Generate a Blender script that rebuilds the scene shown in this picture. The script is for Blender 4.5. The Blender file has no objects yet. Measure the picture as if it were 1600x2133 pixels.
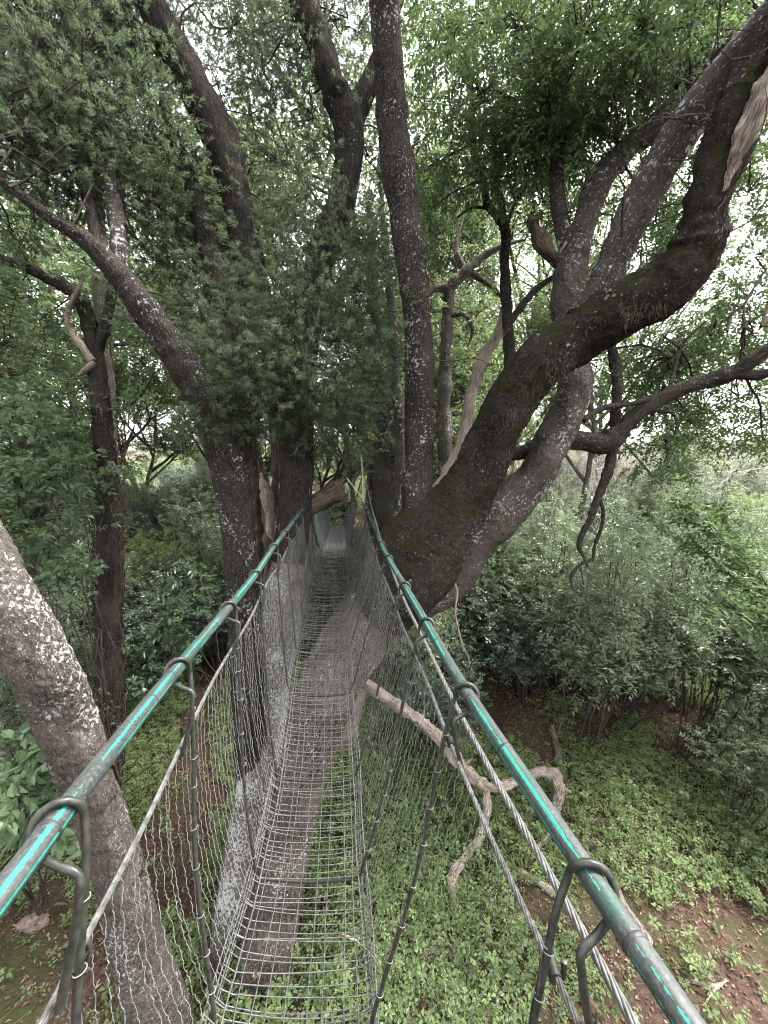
import bpy, math, random
import numpy as np
from mathutils import Vector
rng = np.random.default_rng(7)
random.seed(7)
C = bpy.context.scene.collection
HC = 5.6                       # camera height above the clearing
PH = math.radians(8.0)         # downward pitch
F = 801.0                      # focal length in pixels of a 1600 px wide frame
cP, sP = math.cos(PH), math.sin(PH)

def P(x, y, d):
    """point seen at photo position (x, y) at distance d along the view axis"""
    X = (x - 800.0) / F * d
    U = (1066.5 - y) / F * d
    return np.array([X, d * cP + U * sP, HC - d * sP + U * cP])

# ---------------------------------------------------------------- mesh helpers
def nrm(v):
    return v / np.maximum(np.linalg.norm(v, axis=-1, keepdims=True), 1e-9)

def vnoise(p, scale=1.0, seed=0):
    p = np.asarray(p, dtype=np.float64) * scale
    i = np.floor(p).astype(np.int64); f = p - i; f = f * f * (3 - 2 * f)
    out = np.zeros(p.shape[0])
    for dx in (0, 1):
        for dy in (0, 1):
            for dz in (0, 1):
                h = ((i[:, 0] + dx) * 73856093) ^ ((i[:, 1] + dy) * 19349663) ^ ((i[:, 2] + dz) * 83492791) ^ (seed * 2654435761)
                h = (h ^ (h >> 13)) * 1274126177 & 0xffffffff
                h = (h ^ (h >> 16)) & 0xffff
                w = (f[:, 0] if dx else 1 - f[:, 0]) * (f[:, 1] if dy else 1 - f[:, 1]) * (f[:, 2] if dz else 1 - f[:, 2])
                out += w * h / 65535.0
    return out * 2 - 1

class Acc:
    """collects vertices and faces for one mesh"""
    def __init__(s):
        s.V = []; s.F = []; s.bk = []; s.var = []; s.n = 0
    def add(s, V, faces, mat=0, bk=None, var=None, smooth=True):
        V = np.asarray(V, dtype=np.float32).reshape(-1, 3)
        s.V.append(V)
        s.bk.append(V if bk is None else np.asarray(bk, dtype=np.float32))
        s.var.append(np.zeros(len(V), np.float32) if var is None else np.asarray(var, dtype=np.float32))
        for f in (faces if isinstance(faces, list) else [faces]):
            s.F.append((np.asarray(f, dtype=np.int32) + s.n, mat, smooth))
        s.n += len(V)
    def build(s, name, mats, parent=None, origin=None):
        me = bpy.data.meshes.new(name)
        V = np.concatenate(s.V)
        if origin is not None:
            V = V - np.asarray(origin, dtype=np.float32)
        me.vertices.add(len(V)); me.vertices.foreach_set('co', V.ravel())
        nl = sum(f.size for f, _, _ in s.F); npoly = sum(len(f) for f, _, _ in s.F)
        me.loops.add(nl); me.polygons.add(npoly)
        me.loops.foreach_set('vertex_index', np.concatenate([f.ravel() for f, _, _ in s.F]))
        tot = np.concatenate([np.full(len(f), f.shape[1], np.int32) for f, _, _ in s.F])
        me.polygons.foreach_set('loop_start', np.concatenate([[0], np.cumsum(tot)[:-1]]).astype(np.int32))
        me.polygons.foreach_set('loop_total', tot)
        me.polygons.foreach_set('material_index', np.concatenate([np.full(len(f), m, np.int32) for f, m, _ in s.F]))
        me.polygons.foreach_set('use_smooth', np.concatenate([np.full(len(f), sm, bool) for f, _, sm in s.F]))
        a = me.attributes.new('bk', 'FLOAT_VECTOR', 'POINT'); a.data.foreach_set('vector', np.concatenate(s.bk).ravel())
        a = me.attributes.new('var', 'FLOAT', 'POINT'); a.data.foreach_set('value', np.concatenate(s.var))
        me.update(calc_edges=True)
        for m in (mats if isinstance(mats, (list, tuple)) else [mats]):
            me.materials.append(m)
        o = bpy.data.objects.new(name, me); C.objects.link(o)
        if origin is not None:
            o.location = [float(c) for c in origin]
        if parent is not None:
            o.parent = parent
            if origin is not None:
                o.matrix_parent_inverse.identity()
                o.location = [0, 0, 0]
        return o

def hermite(K, n):
    """smooth curve through the rows of K (any number of columns), n samples"""
    K = np.asarray(K, float)
    if len(K) == 2:
        t = np.linspace(0, 1, n)[:, None]
        return K[0] * (1 - t) + K[1] * t
    ch = np.maximum(np.linalg.norm(np.diff(K[:, :3], axis=0), axis=1), 1e-6)
    s = np.concatenate([[0], np.cumsum(ch)])
    m = np.zeros_like(K)
    m[1:-1] = ((K[2:] - K[1:-1]) / ch[1:, None] * ch[:-1, None] + (K[1:-1] - K[:-2]) / ch[:-1, None] * ch[1:, None]) / (ch[1:] + ch[:-1])[:, None]
    m[0] = (K[1] - K[0]) / ch[0]; m[-1] = (K[-1] - K[-2]) / ch[-1]
    q = np.linspace(0, s[-1], n); j = np.clip(np.searchsorted(s, q, side='right') - 1, 0, len(ch) - 1)
    t = ((q - s[j]) / ch[j])[:, None]; h = ch[j][:, None]
    return (2*t**3 - 3*t**2 + 1) * K[j] + (t**3 - 2*t**2 + t) * h * m[j] + (-2*t**3 + 3*t**2) * K[j+1] + (t**3 - t**2) * h * m[j+1]

def tube(acc, pts, rad, seg=10, step=None, lump=0.0, fine=0.0, seed=0, mat=0, cap=True, straight=False, furrow=0.0, flute=0.0):
    K = np.column_stack([np.asarray(pts, float), np.asarray(rad, float)])
    L = np.linalg.norm(np.diff(K[:, :3], axis=0), axis=1).sum()
    if step is None: step = max(0.02, float(np.mean(rad)) * 0.6)
    n = max(len(K), int(L / step) + 2)
    S = K if straight else hermite(K, n)
    p, r = S[:, :3], np.maximum(S[:, 3], 0.0008); n = len(p)
    T = nrm(np.gradient(p, axis=0))
    N = np.zeros_like(p)
    a = np.array([1., 0, 0]) if abs(T[0, 0]) < 0.8 else np.array([0, 1., 0])
    N[0] = nrm(a - T[0] * a.dot(T[0]))
    for i in range(1, n):
        v = N[i-1] - T[i] * N[i-1].dot(T[i]); N[i] = v / max(np.linalg.norm(v), 1e-9)
    B = np.cross(T, N)
    th = np.linspace(0, 2 * math.pi, seg, endpoint=False)
    ct, st = np.cos(th), np.sin(th)
    ln = np.concatenate([[0], np.cumsum(np.linalg.norm(np.diff(p, axis=0), axis=1))])
    bk = np.stack([ct[None] * r[:, None], st[None] * r[:, None], np.repeat(ln[:, None], seg, 1)], -1).reshape(-1, 3)
    rr = np.repeat(r[:, None], seg, 1)
    if lump or fine or furrow or flute:
        base = bk * [1, 1, 0.5]
        off = np.zeros(len(bk)); R = rr.ravel()
        if lump: off += lump * R * vnoise(base / np.maximum(R[:, None], .03), 1.1, seed)
        if flute: off += flute * R * np.sin(3 * np.arctan2(bk[:, 1], bk[:, 0]) + 2.2 * vnoise(bk * [0, 0, 1], .7, seed + 5))
        if fine: off += fine * (vnoise(bk, 26, seed + 1) + .5 * vnoise(bk, 60, seed + 2))
        if furrow: off -= furrow * np.abs(vnoise(bk * [1, 1, .18], 38, seed + 3))
        rr = rr + off.reshape(rr.shape)
    V = p[:, None] + rr[..., None] * (N[:, None] * ct[None, :, None] + B[:, None] * st[None, :, None])
    i = np.arange(n - 1)[:, None] * seg; j = np.arange(seg)[None]; k = (j + 1) % seg
    Fq = np.stack([i + j, i + k, i + seg + k, i + seg + j], -1).reshape(-1, 4)
    bk2 = bk + np.array([seed * 3.7 % 11, seed * 1.3 % 7, seed * 5.1 % 13])
    acc.add(V.reshape(-1, 3), Fq, mat, bk2)
    if cap:
        for e, o in ((0, 1), (n - 1, -1)):
            c = p[e]
            ring = V[e]
            VV = np.concatenate([ring, c[None] - o * T[e] * r[e] * .3])
            ff = np.stack([np.full(seg, seg), (np.arange(seg) + 1) % seg, np.arange(seg)][::o], -1)
            acc.add(VV, ff, mat, np.concatenate([bk2[e*seg:(e+1)*seg], bk2[e*seg:e*seg+1]]))

def tubes(acc, PP, R, sides=3, mat=0, var=0.0):
    """many thin tubes at once: PP (K, M, 3), R scalar, (K,), or (K, M)"""
    PP = np.asarray(PP, float); Kn, M, _ = PP.shape
    R = np.asarray(R, float)
    if R.ndim == 0: R = np.full((Kn, M), float(R))
    elif R.ndim == 1: R = np.repeat(R[:, None], M, 1)
    T = nrm(np.gradient(PP, axis=1))
    ref = np.where(np.abs(T[..., 2:3]) > .9, np.array([1., 0, 0]), np.array([0, 0, 1.]))
    N = nrm(np.cross(T, ref)); B = np.cross(T, N)
    th = np.arange(sides) * 2 * math.pi / sides
    V = PP[:, :, None] + R[..., None, None] * (N[:, :, None] * np.cos(th)[None, None, :, None] + B[:, :, None] * np.sin(th)[None, None, :, None])
    k = np.arange(Kn)[:, None, None] * M * sides; i = np.arange(M - 1)[None, :, None] * sides; j = np.arange(sides)[None, None]; jn = (j + 1) % sides
    Fq = np.stack([k + i + j, k + i + jn, k + i + sides + jn, k + i + sides + j], -1).reshape(-1, 4)
    acc.add(V.reshape(-1, 3), Fq, mat, var=np.full(Kn * M * sides, var))

def leaves(acc, base, axis, nor, L, W, mat=0, var=None, hexa=False, fold=0.18, curl=0.12):
    """leaf blades: kites folded along the midrib, or six-sided rounded blades"""
    n = len(base)
    L = np.broadcast_to(np.asarray(L, float), (n,))[:, None]; W = np.broadcast_to(np.asarray(W, float), (n,))[:, None]
    a = nrm(axis); s = nrm(np.cross(a, nor)); u = np.cross(s, a)
    if var is None: var = rng.random(n)
    if not hexa:
        V = np.stack([base, base + a*L*.42 + s*W*.5 + u*W*fold, base + a*L - u*L*curl, base + a*L*.42 - s*W*.5 + u*W*fold], 1)
        k = np.arange(n)[:, None] * 4
        Fc = np.concatenate([k + [[0, 2, 1]], k + [[0, 3, 2]]])
        m = 4
    else:
        V = np.stack([base, base + a*L*.28 + s*W*.46 + u*W*fold, base + a*L*.66 + s*W*.38 + u*(W*fold - L*curl*.4), base + a*L - u*L*curl,
                      base + a*L*.66 - s*W*.38 + u*(W*fold - L*curl*.4), base + a*L*.28 - s*W*.46 + u*W*fold], 1)
        k = np.arange(n)[:, None] * 6
        Fc = np.concatenate([k + [[0, 3, 2, 1]], k + [[0, 5, 4, 3]]])
        m = 6
    acc.add(V.reshape(-1, 3), Fc.astype(np.int32), mat, var=np.repeat(var, m), smooth=False)

def rdir(n):
    return nrm(rng.normal(size=(n, 3)))

def sprays(acc, c, d, L, nl, lL, lW, mat=0, twig=None, tw_r=.002, spread=(50, 75), flat=.6, droop=.25, hexa=False, varbase=None):
    """leafy twigs: c, d (n,3); leaves alternate to both sides of each twig"""
    n = len(c); d = nrm(d)
    L = np.broadcast_to(np.asarray(L, float), (n,))
    up = np.array([0, 0, 1.])
    side = nrm(np.cross(d, nrm(up + rng.normal(size=(n, 3)) * .45)))
    nv = nrm(np.cross(side, d))
    t = (np.arange(nl)[None] + rng.random((n, nl)) * .6) / nl
    pos = c[:, None] + d[:, None] * (L[:, None] * t)[..., None] - up * (droop * (L[:, None] * t**2))[..., None]
    sg = np.where((np.arange(nl) % 2)[None, :, None] == 0, 1., -1.)
    al = np.radians(rng.uniform(spread[0], spread[1], (n, nl)))[..., None]
    ax = d[:, None] * np.cos(al) + side[:, None] * sg * np.sin(al) + rng.normal(size=(n, nl, 3)) * .22 - up * droop
    nn = nv[:, None] * flat + rng.normal(size=(n, nl, 3)) * .35 + up * .2
    vb = rng.random(n) if varbase is None else varbase
    var = np.clip(vb[:, None] * .6 + rng.random((n, nl)) * .4, 0, 1).ravel()
    k = n * nl
    leaves(acc, pos.reshape(k, 3), ax.reshape(k, 3), nn.reshape(k, 3), lL * rng.uniform(.6, 1.15, k), lW * rng.uniform(.7, 1.15, k), mat, var, hexa)
    if twig is not None:
        q = np.array([0, .5, 1.])
        tp = c[:, None] + d[:, None] * (L[:, None] * q)[..., None] - up * (droop * (L[:, None] * q**2))[..., None]
        tubes(acc, tp, np.tile([tw_r, tw_r * .8, tw_r * .4], (n, 1)), 3, twig)

def needles(acc, c, d, L, nl, lL, lW, mat=0, twig=None):
    """tufts of narrow leaves all round a short twig"""
    n = len(c); d = nrm(d); L = np.broadcast_to(np.asarray(L, float), (n,))
    s = nrm(np.cross(d, rdir(n))); b = np.cross(d, s)
    t = rng.random((n, nl)) ** .7
    ph = rng.random((n, nl)) * 2 * math.pi
    radial = s[:, None] * np.cos(ph)[..., None] + b[:, None] * np.sin(ph)[..., None]
    al = (.35 + 1.0 * (1 - t))[..., None]
    ax = d[:, None] * np.cos(al) + radial * np.sin(al) + rng.normal(size=(n, nl, 3)) * .12
    ax[..., 2] -= .18
    pos = c[:, None] + d[:, None] * (L[:, None] * t)[..., None]
    k = n * nl
    var = np.clip(rng.random(n)[:, None] * .65 + rng.random((n, nl)) * .35, 0, 1).ravel()
    leaves(acc, pos.reshape(k, 3), ax.reshape(k, 3), rdir(k), lL * rng.uniform(.65, 1.1, k), lW * rng.uniform(.8, 1.15, k), mat, var, curl=.06, fold=.1)
    if twig is not None:
        tubes(acc, np.stack([c - d * L[:, None] * 1.2, c, c + d * L[:, None]], 1), np.tile([.003, .0022, .001], (n, 1)), 3, twig)

# ---------------------------------------------------------------- materials
class NT:
    def __init__(s, name):
        s.m = bpy.data.materials.new(name); s.m.use_nodes = True
        s.t = s.m.node_tree; s.t.nodes.clear()
        s.out = s.t.nodes.new('ShaderNodeOutputMaterial')
    def n(s, typ, **kw):
        nd = s.t.nodes.new(typ)
        for k, v in kw.items():
            if k.startswith('_'): setattr(nd, k[1:], v)
            else: nd.inputs[k.replace('_', ' ')].default_value = v
        return nd
    def l(s, a, b): s.t.links.new(a, b)
    def noise(s, vec, scale, detail=4, rough=.55, dist=0.0):
        nd = s.n('ShaderNodeTexNoise', Scale=scale, Detail=detail, Roughness=rough, Distortion=dist)
        if vec is not None: s.l(vec, nd.inputs['Vector'])
        return nd.outputs['Fac']
    def mapped(s, vec, sc):
        nd = s.n('ShaderNodeVectorMath', _operation='MULTIPLY'); s.l(vec, nd.inputs[0]); nd.inputs[1].default_value = sc
        return nd.outputs[0]
    def ramp(s, fac, stops):
        nd = s.n('ShaderNodeValToRGB'); cr = nd.color_ramp
        while len(cr.elements) < len(stops): cr.elements.new(.5)
        for e, (p, c) in zip(cr.elements, stops):
            e.position = p; e.color = (*c, 1) if isinstance(c, tuple) else (c, c, c, 1)
        s.l(fac, nd.inputs['Fac']); return nd.outputs['Color']
    def mix(s, fac, a, b, mode='MIX'):
        nd = s.n('ShaderNodeMix', _data_type='RGBA', _blend_type=mode)
        for v, i in ((fac, 0), (a, 6), (b, 7)):
            if isinstance(v, (int, float)): nd.inputs[i].default_value = v if i == 0 else (v, v, v, 1)
            elif isinstance(v, tuple): nd.inputs[i].default_value = (*v, 1)
            else: s.l(v, nd.inputs[i])
        return nd.outputs[2]
    def math(s, op, a, b=0.0):
        nd = s.n('ShaderNodeMath', _operation=op)
        for v, i in ((a, 0), (b, 1)):
            if isinstance(v, (int, float)): nd.inputs[i].default_value = v
            else: s.l(v, nd.inputs[i])
        return nd.outputs[0]
    def attr(s, name, o='Vector'):
        return s.n('ShaderNodeAttribute', _attribute_name=name).outputs[o]
    def finish(s, col, rough=.7, bump=None, bstr=.5, bdist=.01, spec=.3, metal=0.0):
        b = s.n('ShaderNodeBsdfPrincipled')
        for v, k in ((col, 'Base Color'), (rough, 'Roughness'), (spec, 'Specular IOR Level'), (metal, 'Metallic')):
            if isinstance(v, (int, float)): b.inputs[k].default_value = v
            elif isinstance(v, tuple): b.inputs[k].default_value = (*v, 1)
            else: s.l(v, b.inputs[k])
        if bump is not None:
            bn = s.n('ShaderNodeBump', Strength=bstr, Distance=bdist); s.l(bump, bn.inputs['Height']); s.l(bn.outputs[0], b.inputs['Normal'])
        s.l(b.outputs[0], s.out.inputs['Surface']); return s.m

def bark(name, dark, base, lichen=(.5, .5, .46), la=.5, moss=(.06, .065, .02), ma=0.0, stretch=.3, sc=14, lsc=30, plate=.5):
    """la / ma: share of the surface under lichen / moss (0 to 1)"""
    m = NT(name); v = m.attr('bk')
    warp = m.n('ShaderNodeTexNoise', Scale=9.0, Detail=3); m.l(v, warp.inputs['Vector'])
    wv = m.n('ShaderNodeVectorMath', _operation='MULTIPLY_ADD'); m.l(warp.outputs['Color'], wv.inputs[0]); wv.inputs[1].default_value = (.05, .05, .05); m.l(v, wv.inputs[2])
    fur = m.noise(m.mapped(wv.outputs[0], (1, 1, stretch)), sc * 2.6, 8, .72)
    vo = m.n('ShaderNodeTexVoronoi', Scale=sc * 2.3, _feature='DISTANCE_TO_EDGE'); m.l(m.mapped(wv.outputs[0], (1, 1, stretch * 1.3)), vo.inputs['Vector'])
    crack = m.ramp(vo.outputs['Distance'], [(.0, 0.0), (.16, 1.0)])
    grain = m.noise(v, 150, 4, .7)
    big = m.noise(v, 2.2, 4)
    h = m.math('ADD', m.math('MULTIPLY', fur, 1.0), m.math('MULTIPLY', crack, plate * .35))
    h = m.math('ADD', h, m.math('MULTIPLY', grain, .3))
    col = m.ramp(m.math('ADD', m.math('MULTIPLY', fur, .75), m.math('MULTIPLY', grain, .25)), [(.34, dark), (.5, tuple((a * .5 + c * .5) for a, c in zip(dark, base))), (.66, base)])
    col = m.mix(m.math('MULTIPLY', m.math('SUBTRACT', 1.0, crack), plate), col, tuple(c * .5 for c in dark))
    col = m.mix(m.ramp(big, [(.38, 0.0), (.68, .6)]), col, m.mix(.5, col, tuple(min(1, c * 1.6) for c in base)))
    if la > 0:
        ln = m.noise(wv.outputs[0], lsc, 6, .68); big2 = m.noise(m.mapped(v, (1, 1, .7)), 3.1, 3)
        lm = m.math('ADD', m.math('MULTIPLY', big2, .42), m.math('MULTIPLY', ln, .85))
        t = .84 - .36 * la
        lf = m.ramp(lm, [(t, 0.0), (t + .03, 1.0)])
        sp = m.ramp(m.noise(v, lsc * 3.2, 3, .6), [(.67 - .16 * la, 0.0), (.71 - .16 * la, .8)])
        lf = m.math('MAXIMUM', lf, sp)
        lc = m.mix(m.noise(v, lsc * 2.5, 4, .7), tuple(c * .45 for c in lichen), lichen)
        col = m.mix(m.math('MULTIPLY', lf, .88), col, lc)
        h = m.math('ADD', h, m.math('MULTIPLY', lf, .15))
    if ma > 0:
        mn = m.noise(v, 5.5, 7, .72)
        nz = m.n('ShaderNodeSeparateXYZ'); m.l(m.n('ShaderNodeNewGeometry').outputs['Normal'], nz.inputs[0])
        mm = m.math('ADD', mn, m.math('MULTIPLY', nz.outputs['Z'], .07))
        t = .72 - .34 * ma
        mf = m.ramp(mm, [(t, 0.0), (t + .09, 1.0)])
        mc = m.mix(m.noise(v, 60, 5, .7), tuple(c * .2 for c in moss), tuple(c * 1.7 for c in moss))
        col = m.mix(m.math('MULTIPLY', mf, .9), col, mc)
        h = m.math('ADD', h, m.math('MULTIPLY', m.noise(v, 90, 4, .7), m.math('MULTIPLY', mf, .7)))
    return m.finish(col, .95, h, 1.0, .03, .02)

def leafmat(name, c0, c1, c2, trans=.4, rough=.42, tcol=None, spec=.45):
    m = NT(name); v = m.attr('var', 'Fac')
    pos = m.n('ShaderNodeNewGeometry').outputs['Position']
    big = m.noise(pos, 1.3, 2)
    oi = m.n('ShaderNodeObjectInfo').outputs['Random']
    f = m.math('ADD', m.math('MULTIPLY', v, .6), m.math('MULTIPLY', big, .35))
    f = m.math('ADD', f, m.math('MULTIPLY', m.math('SUBTRACT', oi, .5), .5)); f = m.math('ADD', f, .14)
    col = m.ramp(f, [(.2, c0), (.55, c1), (.92, c2)])
    b = m.n('ShaderNodeBsdfPrincipled'); m.l(col, b.inputs['Base Color']); b.inputs['Roughness'].default_value = rough; b.inputs['Specular IOR Level'].default_value = spec
    t = m.n('ShaderNodeBsdfTranslucent')
    m.l(m.mix(.5, col, tcol or tuple(min(1, c * 1.8) for c in c2), 'MIX'), t.inputs['Color'])
    mx = m.n('ShaderNodeMixShader'); mx.inputs[0].default_value = trans
    m.l(b.outputs[0], mx.inputs[1]); m.l(t.outputs[0], mx.inputs[2]); m.l(mx.outputs[0], m.out.inputs['Surface'])
    return m.m

M = {}
M['bark_near'] = bark('lichen_spotted_bark', (.012, .0095, .008), (.13, .109, .096), (.5, .5, .47), .35, (.022, .024, .016), .36, sc=15, lsc=40)
M['bark_pale'] = bark('pale_grey_bark', (.022, .018, .016), (.14, .115, .102), (.52, .52, .49), .46, ma=.1, stretch=.22, lsc=40)
M['bark_brown'] = bark('dark_brown_bark', (.006, .005, .0045), (.054, .045, .039), (.4, .4, .37), .18, ma=.12, stretch=.22)
M['bark_needle'] = bark('fissured_dark_bark', (.004, .0035, .003), (.046, .039, .034), (.4, .4, .37), .14, stretch=.13, sc=17, ma=.05, plate=.8)
M['bark_moss'] = bark('mossy_bark', (.003, .0025, .0022), (.036, .029, .025), (.36, .36, .33), .2, (.022, .024, .009), .6)
M['bark_stem'] = bark('lichen_grey_stem_bark', (.005, .0045, .004), (.046, .039, .034), (.42, .42, .39), .28, (.04, .04, .018), .15, plate=.7)
M['bark_limb'] = bark('pale_patched_bark', (.013, .011, .0095), (.066, .056, .05), (.4, .41, .39), .36, ma=.08, lsc=14)
M['bark_second'] = bark('grey_mossy_limb_bark', (.009, .0075, .0065), (.085, .07, .062), (.42, .42, .39), .3, (.034, .034, .012), .42)
M['bark_trunk'] = bark('reddish_furrowed_bark', (.012, .009, .0075), (.125, .102, .088), (.5, .49, .46), .34, stretch=.1, sc=19, ma=.12, plate=.9, lsc=40)
M['bark_dead'] = bark('weathered_dead_wood', (.085, .066, .056), (.37, .305, .26), (.5, .48, .45), .12, stretch=.07, sc=17, plate=.75)
M['bark_rot'] = bark('rotten_wood', (.025, .018, .014), (.13, .1, .078), la=.08, stretch=.07, sc=16, ma=.12, plate=.9)
M['bark_far'] = bark('grey_forest_bark', (.025, .021, .018), (.1, .085, .075), (.42, .42, .39), .34)
M['twig'] = bark('twig_bark', (.02, .016, .013), (.075, .062, .052), la=0, sc=10)
M['twig_pale'] = bark('bare_grey_twig', (.22, .2, .18), (.42, .39, .36), la=0, sc=10)
M['needle'] = leafmat('dark_narrow_leaf', (.026, .041, .024), (.052, .077, .041), (.108, .14, .074), .4, .5, spec=.12)
M['canopy'] = leafmat('canopy_leaf', (.026, .046, .02), (.05, .084, .032), (.095, .135, .05), .5, .45, (.15, .215, .075), .25)
M['forest'] = leafmat('forest_leaf', (.045, .072, .03), (.08, .12, .045), (.13, .17, .075), .5, .45, (.2, .255, .11), .3)
M['under'] = leafmat('understorey_leaf', (.036, .062, .033), (.066, .106, .052), (.11, .16, .075), .4, .38)
M['shrub_a'] = leafmat('grey_green_shrub_leaf', (.045, .066, .036), (.085, .115, .06), (.16, .2, .115), .4, .36, spec=.5)
M['shrub_b'] = leafmat('fresh_green_shrub_leaf', (.06, .095, .03), (.115, .165, .055), (.19, .245, .09), .42, .42, spec=.4)
M['shrub_c'] = leafmat('dark_shrub_leaf', (.028, .048, .032), (.05, .078, .05), (.095, .125, .085), .3, .34)
M['hill_a'] = leafmat('hillside_leaf', (.08, .11, .05), (.135, .17, .08), (.2, .235, .13), .4, .6, spec=.2)
M['hill_b'] = leafmat('pale_hillside_leaf', (.14, .15, .105), (.2, .21, .155), (.28, .285, .22), .4, .6, spec=.2)
M['herb'] = leafmat('herb_leaf', (.038, .062, .026), (.095, .138, .055), (.185, .23, .105), .42, .5, spec=.12)
M['grass'] = leafmat('grass_blade', (.06, .08, .03), (.13, .15, .06), (.25, .24, .13), .35, .5, spec=.2)
M['litter'] = leafmat('dry_leaf', (.05, .03, .02), (.12, .075, .05), (.26, .19, .14), .1, .8, (.1, .06, .04), .1)

def mat_soil():
    m = NT('forest_soil'); p = m.n('ShaderNodeNewGeometry').outputs['Position']
    a = m.noise(p, 1.1, 5); b = m.noise(p, 14, 6, .7); c = m.noise(p, 60, 4)
    col = m.ramp(b, [(.32, (.024, .015, .012)), (.55, (.056, .037, .029)), (.75, (.105, .078, .062))])
    col = m.mix(m.ramp(a, [(.45, 0.0), (.65, .75)]), col, (.035, .045, .018))
    return m.finish(col, .95, m.math('ADD', b, m.math('MULTIPLY', c, .5)), .8, .04, .02)
M['soil'] = mat_soil()

def mat_pipe():
    m = NT('painted_handrail_pipe'); v = m.attr('bk')
    s = m.n('ShaderNodeSeparateXYZ'); m.l(v, s.inputs[0]); ang, ln = s.outputs[0], s.outputs[1]
    vv = m.n('ShaderNodeCombineXYZ'); m.l(m.math('MULTIPLY', ang, .026), vv.inputs[0]); m.l(ln, vv.inputs[1]); m.l(s.outputs[2], vv.inputs[2])
    q = vv.outputs[0]
    fine = m.noise(q, 130, 5, .7); mid = m.noise(m.mapped(q, (1, .35, 1)), 26, 4, .6); low = m.noise(m.mapped(q, (0, 1, 1)), 3.4, 2, .5)
    grey = m.ramp(fine, [(.3, (.008, .010, .009)), (.52, (.022, .026, .024)), (.72, (.058, .063, .06))])
    grey = m.mix(m.ramp(mid, [(.45, 0.0), (.7, .6)]), grey, (.05, .05, .047))
    grey = m.mix(m.ramp(m.noise(q, 9, 3), [(.52, 0.0), (.68, .6)]), grey, (.006, .036, .026))
    def stripe(c, w):
        d = m.math('ABSOLUTE', m.math('SUBTRACT', ang, c))
        k = m.math('SUBTRACT', w, d)
        k = m.math('ADD', k, m.math('MULTIPLY', m.math('SUBTRACT', mid, .5), .75))
        k = m.math('ADD', k, m.math('MULTIPLY', m.math('SUBTRACT', low, .47), 1.7))
        k = m.math('ADD', k, m.math('MULTIPLY', m.math('SUBTRACT', fine, .5), .45))
        return m.ramp(m.math('ADD', k, .5), [(.5, 0.0), (.53, 1.0)])
    st = m.math('MAXIMUM', stripe(1.05, .13), stripe(.05, .07))
    # the stripe never grows wider than the strip of paint left by the wrapping
    lim1 = m.math('LESS_THAN', m.math('ABSOLUTE', m.math('SUBTRACT', ang, 1.05)), .2)
    lim2 = m.math('LESS_THAN', m.math('ABSOLUTE', m.math('SUBTRACT', ang, .05)), .12)
    st = m.math('MULTIPLY', st, m.math('MAXIMUM', lim1, lim2))
    col = m.mix(st, grey, m.mix(m.ramp(fine, [(.35, 0.0), (.7, 1.0)]), (.005, .07, .052), (.008, .19, .14)))
    return m.finish(col, m.mix(st, .5, .6), m.math('ADD', fine, st), .35, .001, .3)
M['pipe'] = mat_pipe()

def mat_metal(name, a, b, rough=.45, metal=.3, sc=60):
    m = NT(name); p = m.n('ShaderNodeNewGeometry').outputs['Position']
    col = m.ramp(m.noise(p, sc, 5, .65), [(.35, a), (.7, b)])
    return m.finish(col, rough, m.noise(p, sc * 3, 3), .2, .002, .22, metal * .5)
M['rod'] = mat_metal('olive_painted_steel', (.011, .0115, .0095), (.034, .035, .029), .38, .2)
M['rope'] = mat_metal('galvanised_wire_rope', (.035, .035, .033), (.11, .11, .105), .5, .4)
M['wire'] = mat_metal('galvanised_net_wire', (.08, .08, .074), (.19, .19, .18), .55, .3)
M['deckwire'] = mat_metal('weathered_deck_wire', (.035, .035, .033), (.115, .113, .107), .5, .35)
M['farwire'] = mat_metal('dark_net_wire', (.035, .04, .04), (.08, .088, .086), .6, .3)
M['tape'] = mat_metal('black_tape', (.012, .012, .012), (.03, .03, .03), .5, 0)
M['rootlet'] = mat_metal('pale_rootlet', (.05, .048, .03), (.12, .115, .08), .9, 0)
M['rock'] = mat_metal('pinkish_rock', (.06, .042, .034), (.2, .15, .12), .9, 0, 14)
M['cord'] = mat_metal('pale_rope_cord', (.34, .31, .2), (.5, .47, .33), .8, 0)

# ---------------------------------------------------------------- objects
def thing(name, label, cat, loc=(0, 0, 0), group=None):
    o = bpy.data.objects.new(name, None); C.objects.link(o)
    o.empty_display_size = .2
    o.location = [float(c) for c in loc]
    o['label'] = label; o['category'] = cat
    if group: o['group'] = group
    return o
def tag(o, label, cat, group=None):
    o['label'] = label; o['category'] = cat
    if group: o['group'] = group
    return o
def kind(o, k): o['kind'] = k; return o
def dup(root, loc, rz, sc=1.0, label=None, tilt=(0, 0)):
    r = root.copy(); C.objects.link(r)
    r.location = [float(c) for c in loc]; r.rotation_euler = (tilt[0], tilt[1], rz); r.scale = (sc, sc, sc)
    if label: r['label'] = label
    for ch in root.children:
        c = ch.copy(); C.objects.link(c); c.parent = r
    return r

# ---------------------------------------------------------------- terrain
def height(x, y):
    x = np.asarray(x, float); y = np.asarray(y, float)
    p = np.stack([x, y, np.zeros_like(x)], -1).reshape(-1, 3)
    n = (vnoise(p, .35, 3) * .22 + vnoise(p, .9, 4) * .1 + vnoise(p, 2.6, 5) * .035).reshape(x.shape)
    far = np.clip(y - 11, 0, 90)
    hill = .088 * far + .0009 * np.clip(far - 5, 0, 60) ** 2 * 0
    big = (vnoise(p, .045, 9) * 1.3).reshape(x.shape) * np.clip((y - 16) / 20, 0, 1)
    hill = hill * (1 + .12 * np.clip(x / 40, -1, 1))
    return n + hill + big - .012 * np.clip(x - 2, 0, 6) * np.clip(9 - y, 0, 6) * .3

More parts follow.
